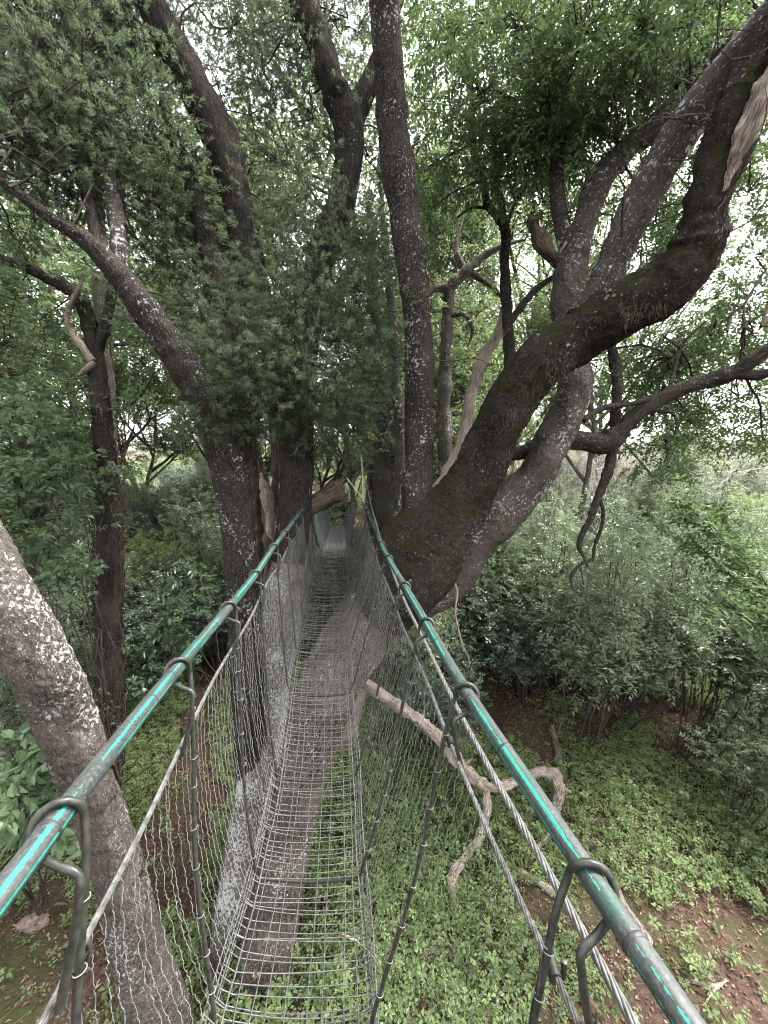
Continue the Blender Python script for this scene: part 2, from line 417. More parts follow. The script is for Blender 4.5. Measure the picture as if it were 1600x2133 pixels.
xs = np.unique(np.concatenate([np.linspace(-260, -16, 34), np.linspace(-16, 16, 190), np.linspace(16, 260, 34)]))
ys = np.unique(np.concatenate([np.linspace(-120, -6, 16), np.linspace(-6, 20, 160), np.linspace(20, 70, 60), np.linspace(70, 420, 24)]))
gx, gy = np.meshgrid(xs, ys)
gz = height(gx, gy)
a = Acc(); nx, ny = len(xs), len(ys)
ii = np.arange(ny - 1)[:, None] * nx + np.arange(nx - 1)[None]
a.add(np.stack([gx, gy, gz], -1).reshape(-1, 3), np.stack([ii, ii + 1, ii + nx + 1, ii + nx], -1).reshape(-1, 4))
kind(a.build('ground', M['soil']), 'structure')

def gpt(x, y, dz=0.0):
    return np.array([x, y, float(height(np.array([x]), np.array([y]))[0]) + dz])

def herbmask(x, y):
    p = np.stack([x, y, np.zeros_like(x)], -1)
    m = vnoise(p, .55, 21) * .6 + vnoise(p, 1.7, 22) * .5 + .34
    m += .45 * np.exp(-((x - .2) / 1.5) ** 2 - ((y - 3.4) / 2.2) ** 2)
    m -= .9 * np.exp(-((x - 4.3) / 1.5) ** 2 - ((y - 3.2) / 1.1) ** 2)       # bare soil low right
    m -= .85 * np.exp(-((x + 3.9) / .9) ** 2 - ((y - 3.2) / .8) ** 2)         # bare soil low left
    m -= .7 * np.exp(-((x + 3.4 + .35 * (y - 6)) / .3) ** 2) * (y > 4)         # footpath on the left
    m -= .6 * np.exp(-((x - 2.9) / .9) ** 2 - ((y - 8.2) / 2.0) ** 2)
    return m

# ---------------------------------------------------------------- suspension bridge
bridge = thing('suspension_bridge', 'narrow wire-mesh suspension footbridge with green pipe handrails crossing between trees', 'footbridge', (-.1, 0, HC - 1.5))
def bloc(o):
    o.location = (.1, 0, -(HC - 1.5)); return o
_rc = hermite([[-3, .42, 0], [-1.5, .20, 0], [0, -.005, 0], [.58, -.097, 0], [1.12, -.1875, 0], [1.66, -.2555, 0], [2.37, -.344, 0], [6.5, -.77, 0]], 300)
_dc = hermite([[-3, .18, 0], [-1.5, .01, 0], [0, -.165, 0], [.9, -.27, 0], [1.455, -.335, 0], [2.16, -.416, 0], [2.89, -.515, 0], [4.2, -.65, 0], [6.5, -.90, 0]], 300)
def rx(Y): return np.interp(Y, _rc[:, 0], _rc[:, 1])     # centre line of the handrails
def bx(Y): return np.interp(Y, _dc[:, 0], _dc[:, 1])     # centre line of the deck
_dy = np.array([-3, -1.5, -.5, .3, .9, 1.45, 2.15, 2.9, 3.6, 4.2, 5.0, 5.65, 6.4])
_dz = np.array([-1.25, -1.33, -1.42, -1.52, -1.66, -1.82, -1.86, -1.76, -1.70, -1.66, -1.60, -1.56, -1.53])
def dz(Y): return HC + np.interp(Y, _dy, (_dz))
_q = np.linspace(-3, 6.4, 200); _h = hermite(np.column_stack([_dy, _dz, _dz * 0]), 200)
def dz(Y): return HC + np.interp(Y, _h[:, 0], _h[:, 1])
def railz(side, Y):
    l = np.interp(Y, [-3, .58, 1.12, 1.66, 2.3, 4, 6.6], [-.45, -.60, -.645, -.67, -.70, -.68, -.65])
    r = np.interp(Y, [-3, .58, 1.12, 1.66, 2.3, 4, 6.6], [-.62, -.715, -.725, -.745, -.77, -.80, -.81])
    return HC + (l if side < 0 else r)
def rail(side, Y):
    Y = np.asarray(Y, float)
    return np.stack([rx(Y) + side * (.449 + .004 * np.sin(Y * 3.1 + side)), Y, railz(side, Y)], -1)
def edge(side, Y):
    Y = np.asarray(Y, float)
    return np.stack([bx(Y) + side * .232, Y, dz(Y)], -1)
def netcable(side, Y):
    Y = np.asarray(Y, float)
    z = HC - (.85 if side < 0 else .885) + .012 * np.sin(Y * 5.6)
    z = z + .16 * np.clip((Y - 4.2) / 2.4, 0, 1) ** 1.5
    return np.stack([.82 * rx(Y) + .18 * bx(Y) + side * (.412 + .02 * np.clip((Y - 4) / 3, 0, 1)), Y, z], -1)

RP = .0192
for side in (-1, 1):
    Yr = np.linspace(-2.2, 6.5, 240)
    p = rail(side, Yr)
    T = nrm(np.gradient(p, axis=0)); inn = nrm(np.cross(T, np.array([0, 0, 1.]))) * (-side)
    up = np.cross(inn, T) * (1 if np.cross(inn[0], T[0])[2] > 0 else -1)
    seg = 28; th = np.linspace(-math.pi, math.pi, seg + 1)
    V = p[:, None] + RP * (inn[:, None] * np.cos(th)[None, :, None] + up[:, None] * np.sin(th)[None, :, None])
    bk = np.stack([np.repeat(th[None], len(Yr), 0), np.repeat(Yr[:, None], seg + 1, 1), np.full((len(Yr), seg + 1), 3.0 if side > 0 else 8.4)], -1)
    i = np.arange(len(Yr) - 1)[:, None] * (seg + 1); j = np.arange(seg)[None]
    Fq = np.stack([i + j, i + j + 1, i + seg + 2 + j, i + seg + 1 + j], -1).reshape(-1, 4)
    a = Acc(); a.add(V.reshape(-1, 3), Fq if side > 0 else Fq[:, ::-1], 0, bk.reshape(-1, 3))
    pipe = bloc(a.build('handrail', M['pipe'], bridge))
    for Yb in np.sort(np.concatenate([np.arange(.2, 6.3, .56) + .14, np.arange(.2, 6.3, .56) + .31])) + rng.uniform(-.04, .04, 22):
        a = Acc(); q = rail(side, np.array([Yb - .004, Yb, Yb + .004]))
        tube(a, q, [RP + .0005, RP + .0022, RP + .0005], 20, straight=True, cap=False)
        a.build('tape_band', M['tape'], pipe)

# wire ropes with real strands
def wire_rope(acc, pts, R, pitch=.13, strands=6, step=.012):
    L = np.linalg.norm(np.diff(pts, axis=0), axis=1).sum(); n = int(L / step)
    p = hermite(pts, n); T = nrm(np.gradient(p, axis=0))
    N = nrm(np.cross(T, np.array([0, 0, 1.]))); B = np.cross(T, N)
    s = np.linspace(0, L, n)
    PP = []
    for k in range(strands):
        ph = 2 * math.pi * (s / pitch + k / strands)
        PP.append(p + R * .62 * (N * np.cos(ph)[:, None] + B * np.sin(ph)[:, None]))
    tubes(acc, np.array(PP), R * .40, 6)

Yc = np.linspace(-2.2, 6.5, 30)
for side in (-1, 1):
    a = Acc(); wire_rope(a, netcable(side, Yc), .0064)
    cab = bloc(a.build('net_cable', M['rope'], bridge))
Ym = np.linspace(-2.2, 6.9, 30)
zm = np.interp(Ym, [-2.2, 1.0, 2.3, 3.6, 4.6, 6.9], [-.78, -.85, -.86, -.78, -.62, -.04])
mm = np.stack([rx(Ym) + .452 - .02 * np.clip(Ym - 4, 0, 3), Ym, HC + zm], -1)
a = Acc(); wire_rope(a, mm, .0088, .15); bloc(a.build('main_cable', M['rope'], bridge))

# hangers: one bent bar each, wound round both handrails
def hanger(Y, idx):
    root = None
    lean = .215
    rr = .0068
    path = []
    def half(side):
        c = rail(side, Y); t = nrm(rail(side, Y + .05) - rail(side, Y - .05)); inn = nrm(np.cross(t, [0, 0, 1.])) * (-side)
        up = nrm(np.cross(inn, t)); up = up if up[2] > 0 else -up
        bot = edge(side, Y - lean); bot = bot + np.array([0, 0, -.012])
        R = RP + rr + .002
        pts = [bot * (1 - f) + (c + inn * (R + .004)) * f - inn * (.018 * math.sin(f * math.pi) + .004 * math.sin(f * 9 + idx)) for f in np.linspace(.03, .93, 12)]
        for k in range(17):
            th = -.15 + k / 16 * (1.42 * math.pi)
            w = k / 16
            pts.append(c + R * (inn * math.cos(th) + up * math.sin(th)) - t * (.056 * w ** 1.2))
        e = pts[-1]
        tl = .17 + .05 * math.sin(idx * 2.3)
        for k in range(1, 4):
            pts.append(e + inn * (.012 * k + .004 * k * k) - up * (.0 + .003 * k * k) - t * .007 * k)
        e = pts[-1]
        for k in range(1, 7):
            f = k / 6
            pts.append(e + inn * (.018 * math.sin(min(1, f * 1.6) * 1.57)) - np.array([0, 0, 1.]) * tl * f ** 1.15 - t * (.03 * f) - inn * .05 * f)
        return pts
    L = half(-1); Rr = half(1)
    bl, br = edge(-1, Y - lean), edge(1, Y - lean)
    mid = []
    for f in np.linspace(0, 1, 9):
        q = bl * (1 - f) + br * f; q = q + np.array([0, 0, -.012 - .022 * math.sin(f * math.pi)]); mid.append(q)
    full = np.array(L[::-1] + mid + Rr)
    a = Acc(); tube(a, full, np.full(len(full), rr), 10, step=.012)
    h = bloc(a.build('hanger', M['rod'], bridge))
    for pts in (L, Rr):
        b0, b1 = np.array(pts[0]), np.array(pts[11]); run = []
        for f in np.arange(.06, .86, .11):
            f += rng.uniform(-.02, .02)
            k = int(np.clip(f / .9 * 11, 0, 10)); fr = f / .9 * 11 - k
            c = np.array(pts[k]) * (1 - fr) + np.array(pts[k + 1]) * fr
            ax = nrm(b1 - b0); u = nrm(np.cross(ax, [0, 1., .2])); v = np.cross(ax, u)
            ph = np.linspace(0, 7.0, 20); dr = rng.normal(size=3) * .0015
            run.append(c + (rr + .0028) * (u * np.cos(ph)[:, None] + v * np.sin(ph)[:, None]) + ax * (np.linspace(-.004, .004, 20))[:, None] + dr)
        a = Acc(); tubes(a, np.vstack(run)[None], .0013, 4)
        a.build('wire_lashing', M['wire'], h)
    # clips that grip the net cable where it passes the bar
    for side in (-1, 1):
        c = netcable(side, Y - .03)
        a = Acc()
        tube(a, [c + [0, -.014, 0], c + [0, .014, 0]], [.0115, .0115], 10, straight=True)
        tube(a, [c + [side * .02, 0, -.016], c + [side * .02, 0, .016]], [.0055, .0055], 6, straight=True)
        tube(a, [c + [-side * .016, -.004, -.012], c + [-side * .02, 0, .0], c + [-side * .016, .004, .014]], [.0045, .0045, .0045], 6)
        a.build('cable_clip', M['rod'], h)
for idx, d in enumerate([-.95, -.42, .09, .585, 1.13, 1.67, 2.25, 2.95, 3.5, 4.08, 4.68, 5.28, 5.88, 6.35]):
    hanger(d, idx)

# deck: welded wire mesh hung between the edge wires
a = Acc()
ys_ = []
y = -1.2
while y < 6.42:
    ys_.append(y)
    if rng.random() < .28: ys_.append(y + rng.uniform(.008, .016))
    y += rng.uniform(.03, .044)
ys_ = np.array(ys_); u = np.linspace(-1, 1, 13)
ext = rng.uniform(1.0, 1.14, (len(ys_), 2))
uu = np.where(u[None] < 0, u[None] * ext[:, :1], u[None] * ext[:, 1:])
sag = rng.uniform(.012, .034, len(ys_))
YY = ys_[:, None] + uu * rng.normal(0, .006, len(ys_))[:, None] + .006 * rng.normal(size=(len(ys_), 1)) * uu ** 2
X = bx(YY) + uu * .232
Z = dz(YY) - sag[:, None] * (1 - uu ** 2) + np.clip(np.abs(uu) - .97, 0, 1) * .25
tubes(a, np.stack([X, YY, Z], -1), .0023, 4)
yl = np.linspace(-1.2, 6.42, 150)
for uu in (-.99, -.82, -.58, -.36, -.1, .16, .4, .62, .84, 1.0):
    w = np.cumsum(rng.normal(0, .0015, 150)); w -= np.linspace(w[0], w[-1], 150)
    Xl = bx(yl) + uu * .232 + w
    Zl = dz(yl) - .02 * (1 - uu ** 2) + .004
    tubes(a, np.stack([Xl, yl, Zl], -1)[None], .0018 if abs(uu) < .95 else .0032, 4)
for side in (-1, 1):
    for k in range(4):
        w = .008 * np.sin(yl * rng.uniform(3, 8) + rng.uniform(0, 6))
        q = edge(side, yl) + np.stack([side * (.004 + .007 * k) + w * .6, yl * 0, .004 + .014 * k + w], -1)
        tubes(a, q[None], .0024, 4)
bloc(a.build('deck_mesh', M['deckwire'], bridge))

# side nets: stretched hexagonal netting from net cable to deck edge
def sidept(side, Y, v, top, bot, bulge=.05):
    t = top(side, Y); b = bot(side, Y)
    q = t * (1 - v[..., None]) + b * v[..., None]
    q[..., 0] += side * bulge * np.sin(v * math.pi) * (.6 + .4 * np.sin(Y * 2.2 + side))
    return q
def net(side, y0, y1, sp, top, bot, M_=64, amp=.24, cells=9, bulge=.05):
    K = int((y1 - y0) / sp); s0 = y0 + np.arange(K) * sp
    v = np.linspace(0, 1, M_)
    vv = v[None] * cells + rng.uniform(-.12, .12, (K, 1))
    tri = (np.abs((vv % 1) * 2 - 1) * 2 - 1) * np.stack([.75 + .6 * vnoise(np.stack([np.full(M_, s * 9.1), v * 4, v * 0], -1), 1.0, 77) for s in s0])
    tri = np.sin(tri * 1.5)
    sgn = np.where(np.arange(K) % 2 == 0, 1., -1.)[:, None]
    dr = np.stack([vnoise(np.stack([np.full(M_, s * 1.7), v * 2.5, np.full(M_, side * 5.)], -1), 1.0, 31) for s in s0])
    Y = s0[:, None] + sgn * tri * (sp * np.clip(.35 + s0 * .22, .4, 1))[:, None] * amp * rng.uniform(.55, 1.1, (K, 1)) + dr * .03 + rng.normal(0, .0012, (K, M_)) + rng.normal(0, .006, (K, 1))
    q = sidept(side, Y, np.repeat(v[None], K, 0), top, bot, bulge)
    q[..., 0] += rng.normal(0, .0015, (K, M_))
    return q
for side in (-1, 1):
    a = Acc()
    q = net(side, -1.1, 6.4, .037, netcable, lambda s, Y: edge(s, Y) + np.array([s * .012, 0, .01]), 88)
    tubes(a, q, .00115, 3)
    # loose wire ends along the top edge
    t = rng.uniform(-.5, 6, 22); c = netcable(side, t)
    e = np.stack([c, c + rng.normal(0, .01, (22, 3)) + [0, 0, -.02], c + rng.normal(0, .016, (22, 3)) + [0, 0, -.05]], 1)
    tubes(a, e, .0009, 3)
    bloc(a.build('side_net', M['wire'], bridge))

# the span beyond: same build, darker and thinner, dropping away behind the first trees
far = thing('suspension_bridge', 'far darker span of the wire footbridge between trunks, with sagging side nets', 'footbridge', (-.9, 6.6, HC - 1.9))
def floc(o): o.location = (.9, -6.6, -(HC - 1.9)); return o
def fx(Y): return -.10 - .118 * 6.6 - .105 * (Y - 6.6)
def fz(Y): return HC - 1.70 - .06 * (Y - 6.6)
def fedge(s, Y):
    Y = np.asarray(Y, float); return np.stack([fx(Y) + s * .21, Y, fz(Y)], -1)
def ftop(s, Y):
    Y = np.asarray(Y, float); w = (Y - 6.6) / 5.4
    sag = .62 * (1 - (2 * np.clip(w, 0, 1) - 1) ** 2) * np.where(w < .99, 1, 1)
    sag = .30 * np.abs(np.sin(w * math.pi * 2.0))
    return np.stack([fx(Y) + s * .40, Y, HC - .72 - .09 * (Y - 6.6) - sag], -1)
for s in (-1, 1):
    a = Acc(); q = net(s, 6.65, 12.0, .05, ftop, fedge, 20, .2, 4, .03)
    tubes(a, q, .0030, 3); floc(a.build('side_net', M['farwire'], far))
    a = Acc(); yy = np.linspace(6.5, 12.1, 60); tube(a, ftop(s, yy), np.full(60, .012), 6, straight=True); floc(a.build('handrail', M['pipe'] if False else M['rod'], far))
a = Acc(); yy = np.arange(6.5, 12.0, .06); u = np.linspace(-1, 1, 5)
Yq = np.repeat(yy[:, None], 5, 1); tubes(a, np.stack([fx(Yq) + u[None] * .21, Yq, fz(Yq) - .02 * (1 - u[None] ** 2)], -1), .007, 4)
for uu in np.linspace(-1, 1, 9):
    y2 = np.linspace(6.5, 12, 20); tubes(a, np.stack([fx(y2) + uu * .21, y2, fz(y2) + .006], -1)[None], .0035, 4)
floc(a.build('deck_mesh', M['deckwire'], far))
for (p0, p1) in ((P(726, 1070, 7.0), P(746, 965, 7.0)), (P(743, 1035, 7.0), P(763, 962, 7.0)), (P(738, 1042, 7.0), P(722, 1050, 7.0))):
    a = Acc(); tube(a, [p0, p1], [.014, .014], 8, straight=True); floc(a.build('pole', M['rod'], far))
a = Acc()
tube(a, [P(757, 1045, 6.6), P(755, 1000, 6.6), P(752, 948, 6.6)], [.007] * 3, 6)
tube(a, [P(757, 1040, 6.6), P(735, 1012, 6.7), P(722, 995, 6.8)], [.006] * 3, 6)
floc(a.build('tie_rope', M['cord'], far))
# ---------------------------------------------------------------- trees
def part(acc, name, mats, root):
    o = acc.build(name, mats); o.parent = root
    o.location = [-c for c in root.location]; return o
def TR(rows):
    """(x, y, distance, half width in pixels) rows into points and radii"""
    A_ = np.array(rows, float); pts = np.array([P(x, y, d) for x, y, d, r in rows])
    # wide-angle stretch: the same trunk covers more pixels away from the middle of the photo
    off = A_[:, :2] - [800, 1066.5]; rho = np.linalg.norm(off, axis=1); cth = 1 / np.sqrt(1 + (np.minimum(rho, 1300) / F) ** 2)
    tg = np.gradient(A_[:, :2], axis=0); tg /= np.maximum(np.linalg.norm(tg, axis=1, keepdims=True), 1e-6)
    c = np.abs(off[:, 0] * -tg[:, 1] + off[:, 1] * tg[:, 0]) / np.maximum(rho, 1e-6)
    st = np.sqrt((c / cth) ** 2 + np.clip(1 - c * c, 0, 1))
    return pts, A_[:, 3] / F * A_[:, 2] / st
def limb(acc, rows, seg=20, step=None, seed=0, lump=.16, fine=.004, furrow=.006, flute=0.0, mat=0):
    p, r = TR(rows); tube(acc, p, r, seg, step or max(.025, float(r.mean()) * .22), lump, fine, seed, mat, furrow=furrow, flute=flute); return p, r
def clumps(x, y, d, rpx, n, sub=10, tight=.2, flat=1.0, depth=1.0):
    c = P(x, y, d); r = rpx / F * d
    m = max(3, n // sub)
    s = rdir(m) * (rng.random((m, 1)) ** .42) * r
    s[:, 1] *= depth; s[:, 2] *= flat
    k = rng.integers(0, m, n)
    off = rng.normal(size=(n, 3)) * r * tight; off[:, 2] *= .6
    q = c + s[k] + off
    dirs = nrm(nrm(s[k] + 1e-6) * .7 + nrm(off) * .6 + rng.normal(size=(n, 3)) * .45)
    return q, dirs, c, c + s
def connect(acc, start, ends, mat, r0=.02, r1=.004, wob=.14):
    """bent side branches from a limb to the clumps they carry"""
    ends = np.atleast_2d(ends); K = len(ends); M_ = 7
    t = np.linspace(0, 1, M_)[None, :, None]
    st = np.broadcast_to(start, ends.shape)
    L = np.linalg.norm(ends - st, axis=1)[:, None, None]
    q = st[:, None] * (1 - t) + ends[:, None] * t + rng.normal(size=(K, M_, 3)) * L * wob * np.sin(t * math.pi) * .6
    q[..., 2] += (L[..., 0] * .1) * np.sin(t[..., 0] * math.pi)
    tubes(acc, q, np.tile(np.linspace(r0, r1, M_), (K, 1)), 5, mat)
def nearest(pts, c):
    return pts[np.argmin(np.linalg.norm(pts - c, axis=1))]

def grow(p, d, L, r, levels, out, tips, kids=(3, 5), ang=(30, 60), up=.15, wob=.14, start=.35, shrink=.62):
    M_ = 6
    q = [np.array(p, float)]; dd = nrm(np.array(d, float))
    for i in range(M_ - 1):
        dd = nrm(dd + rng.normal(size=3) * wob + np.array([0, 0, up * .3])); q.append(q[-1] + dd * L / (M_ - 1))
    q = np.array(q)
    out.append((q, np.linspace(r, max(.0035 if levels < 2 and kids == (3, 4) else .002, r * .45), M_)))
    if levels == 0:
        for t in (.45, .75, 1.0):
            i = min(int(t * (M_ - 1)), M_ - 1); tips.append((q[i], nrm(q[i] - q[max(0, i - 1)] + 1e-9)))
        return
    for k in range(rng.integers(kids[0], kids[1] + 1)):
        t = start + (1 - start) * (k + rng.random()) / kids[1]; t = min(t, .98)
        i = int(t * (M_ - 1)); pp = q[i] + (q[min(i + 1, M_ - 1)] - q[i]) * (t * (M_ - 1) - i)
        ax = nrm(q[min(i + 1, M_ - 1)] - q[i] + 1e-9) if i < M_ - 1 else dd
        a_ = math.radians(rng.uniform(*ang)); s = nrm(np.cross(ax, rng.normal(size=3)))
        grow(pp, ax * math.cos(a_) + s * math.sin(a_), L * shrink * rng.uniform(.75, 1.15), r * .5, levels - 1, out, tips, kids, ang, up, wob, start, shrink)
    if levels > 0:
        grow(q[-1], dd, L * shrink * .8, r * .45, levels - 1, out, tips, kids, ang, up, wob, start, shrink)

# --- the trunk that leans up on the left beside the handrail
pth = [(-420, 600, 2.05, 92), (-230, 860, 2.1, 94), (-72, 1120, 2.2, 90), (25, 1280, 2.32, 84), (92, 1400, 2.45, 78), (142, 1500, 2.6, 68), (170, 1594, 2.72, 63), (215, 1720, 2.95, 59), (252, 1830, 3.1, 60), (296, 2000, 3.35, 66), (332, 2130, 3.6, 76), (385, 2400, 4.0, 100)]
b = P(345, 2180, 3.75)
t1 = thing('leaning_tree', 'thick leaning trunk speckled with white lichen, below the left handrail, nearest of all trunks', 'tree', gpt(b[0], b[1]))
a = Acc(); limb(a, pth, 72, .016, 11, .13, .007, .012, .05)
part(a, 'trunk', M['bark_near'], t1)
a = Acc(); limb(a, [(300, 2000, 3.33, 40), (370, 2200, 3.6, 42), (430, 2420, 3.9, 46)], 32, .03, 12, .2, .005, .008); part(a, 'buttress', M['bark_near'], t1)
a = Acc()
c0 = P(-420, 600, 2.05)
ends = c0 + rdir(9) * [.9, .7, .6] + [-.9, -.1, .9]
connect(a, c0, ends, 0, .06, .01)
for e in ends:
    c = e + rng.normal(size=(60, 3)) * .28; sprays(a, c, rdir(60) + [0, 0, -.1], .28, 8, .09, .04, 1, 0, .002)
part(a, 'crown', [M['twig'], M['under']], t1)

# --- big tree of many mossy stems on the right
base = P(540, 2060, 4.15)
t2 = thing('many_stemmed_tree', 'huge mossy tree on the right whose thick limbs curve up from beside the bridge', 'tree', gpt(base[0], base[1]))
limbs2 = []
a = Acc()
limbs2 += [limb(a, [(500, 2300, 4.3, 66), (535, 2110, 4.15, 58), (575, 1850, 4.05, 50), (610, 1680, 4.1, 54), (655, 1520, 4.25, 62), (705, 1390, 4.5, 68), (770, 1290, 4.75, 76), (840, 1205, 4.75, 84), (905, 1125, 4.68, 80)], 64, .022, 21, .14, .006, .012, .07)]
part(a, 'trunk', M['bark_trunk'], t2)
a = Acc()
limbs2 += [limb(a, [(790, 1270, 4.72, 72), (850, 1190, 4.6, 84), (915, 1105, 4.55, 74), (962, 1040, 4.5, 58), (1000, 980, 4.4, 50), (1034, 900, 4.3, 47), (1088, 805, 4.15, 51), (1140, 745, 4.0, 54), (1205, 698, 3.9, 54), (1300, 645, 3.7, 54), (1392, 590, 3.55, 58), (1446, 522, 3.4, 56), (1466, 440, 3.3, 48), (1486, 350, 3.22, 42), (1520, 250, 3.15, 44), (1572, 140, 3.1, 44), (1680, -60, 3, 40), (1780, -260, 2.9, 34)], 72, .018, 22, .2, .012, .016, .06)]
lump_c = P(1440, 565, 3.5)
part(a, 'limb', M['bark_moss'], t2)
a = Acc()
limbs2 += [limb(a, [(830, 1240, 4.95, 62), (915, 1185, 4.95, 68), (1005, 1100, 4.95, 52), (1062, 1045, 4.93, 44), (1108, 1000, 4.92, 42), (1140, 945, 4.92, 38), (1168, 890, 4.9, 37), (1196, 810, 4.9, 36), (1196, 740, 4.95, 35), (1182, 650, 5.0, 36), (1190, 565, 5.0, 32), (1208, 500, 5, 27)], 60, .022, 23, .2, .010, .016, .06)]
part(a, 'limb', M['bark_second'], t2)
a = Acc()
limbs2 += [limb(a, [(1200, 530, 5, 28), (1222, 450, 5, 26), (1250, 375, 4.95, 24), (1300, 315, 4.85, 24), (1370, 262, 4.7, 24), (1440, 180, 4.5, 24), (1530, 90, 4.3, 23), (1640, 0, 4.1, 20), (1800, -120, 3.9, 16)], 28, .03, 24, .15, .004, .006)]
part(a, 'limb', M['bark_limb'], t2)
a = Acc()
limbs2 += [limb(a, [(1195, 545, 5, 25), (1172, 470, 5.08, 19), (1160, 390, 5.15, 17), (1164, 290, 5.2, 16), (1176, 190, 5.3, 15), (1186, 70, 5.4, 13), (1192, -80, 5.5, 11)], 20, .04, 25, .15, .003, .004)]
part(a, 'limb', M['bark_limb'], t2)
a = Acc()
limbs2 += [limb(a, [(1225, 665, 3.95, 42), (1248, 615, 3.95, 37), (1275, 550, 3.95, 35), (1312, 465, 3.88, 34), (1358, 375, 3.8, 36), (1412, 288, 3.7, 38), (1482, 200, 3.55, 42), (1565, 105, 3.4, 46), (1680, -20, 3.2, 46), (1820, -200, 3, 40)], 40, .024, 26, .13, .005, .006)]
part(a, 'limb', M['bark_limb'], t2)
a = Acc()
limbs2 += [limb(a, [(862, 1130, 4.6, 52), (868, 1075, 4.58, 38), (871, 1000, 4.55, 33), (874, 880, 4.5, 31), (872, 720, 4.4, 30), (860, 560, 4.3, 31), (842, 440, 4.25, 33), (824, 320, 4.2, 33), (812, 180, 4.1, 31), (803, 40, 4, 31), (800, -120, 3.9, 28), (805, -300, 3.8, 22)], 48, .024, 27, .12, .005, .007)]
part(a, 'stem', M['bark_stem'], t2)
a = Acc(); limb(a, [(1185, 560, 5.08, 14), (1150, 535, 5.1, 16), (1130, 505, 5.1, 17), (1116, 478, 5.1, 15), (1108, 458, 5.1, 12), (1106, 452, 5.1, 7)], 18, .03, 28, .4, .01, .01); part(a, 'broken_stub', M['bark_rot'], t2)
a = Acc()
limb(a, [(1060, 950, 5.3, 13), (1100, 938, 5.2, 15), (1150, 920, 5.0, 17), (1215, 916, 5.1, 20), (1262, 920, 5.15, 22), (1292, 900, 5.12, 19), (1320, 868, 5.08, 15), (1375, 832, 5.0, 15), (1450, 800, 4.9, 15), (1520, 778, 4.75, 15), (1580, 742, 4.6, 14), (1650, 690, 4.45, 12), (1780, 620, 4.2, 9)], 22, .035, 29, .22, .004, .006)
limb(a, [(1528, 777, 4.73, 11), (1570, 782, 4.65, 11), (1640, 765, 4.5, 9), (1740, 745, 4.3, 6)], 12, .05, 30, .2, .003, .004)
limb(a, [(1215, 875, 4.9, 7), (1250, 852, 5.0, 7), (1330, 838, 5.0, 6), (1390, 812, 5.0, 6), (1405, 770, 5.1, 5), (1420, 720, 5.2, 4), (1470, 670, 5.3, 3)], 8, .06, 31, .2)
limb(a, [(1360, 855, 5.0, 4), (1405, 865, 5.0, 4), (1410, 890, 5.0, 3), (1385, 935, 5.0, 3)], 6, .06, 32)
limbs2 += [TR([(1320, 868, 5.08, 15), (1375, 832, 5.0, 15), (1450, 800, 4.9, 15), (1520, 778, 4.75, 15), (1580, 742, 4.6, 14), (1650, 690, 4.45, 12), (1420, 720, 5.2, 4), (1385, 935, 5, 3)])]
part(a, 'branch', M['bark_brown'], t2)
# split white heartwood along the torn side of the great limb
a = Acc()
limb(a, [(1505, 400, 3.12, 4), (1524, 350, 3.08, 15), (1552, 285, 3.0, 20), (1590, 200, 2.92, 22), (1650, 70, 2.84, 22), (1710, -60, 2.8, 16)], 18, .02, 33, .6, .012, .03); part(a, 'torn_wood', M['bark_dead'], t2)
a = Acc(); limb(a, [(1478, 560, 3.36, 14), (1492, 480, 3.26, 17), (1508, 400, 3.17, 18), (1545, 330, 3.1, 16), (1590, 220, 3.0, 14), (1650, 90, 2.95, 12)], 18, .03, 34, .25, .006, .01); part(a, 'torn_wood', M['bark_brown'], t2)
# pale rootlets hanging on the limb
for (x0, x1, y0, y1, d, n) in ((1290, 1420, 590, 640, 3.42, 90), (1080, 1200, 720, 800, 3.72, 50), (1040, 1120, 800, 880, 3.95, 50)):
    a = Acc()
    for k in range(n):
        x = rng.uniform(x0, x1); f = (x - x0) / (x1 - x0); y = y0 + (1 - f) * (y1 - y0) + rng.uniform(-18, 30)
        L = rng.uniform(10, 40); w = np.cumsum(rng.normal(0, 2.2, 7))
        q = np.array([P(x + w[i], y + L * i / 6, d + .0 * i) for i in range(7)])
        tubes(a, q[None], rng.uniform(.0005, .0012), 4)
    part(a, 'rootlet_fringe', M['rootlet'], t2)
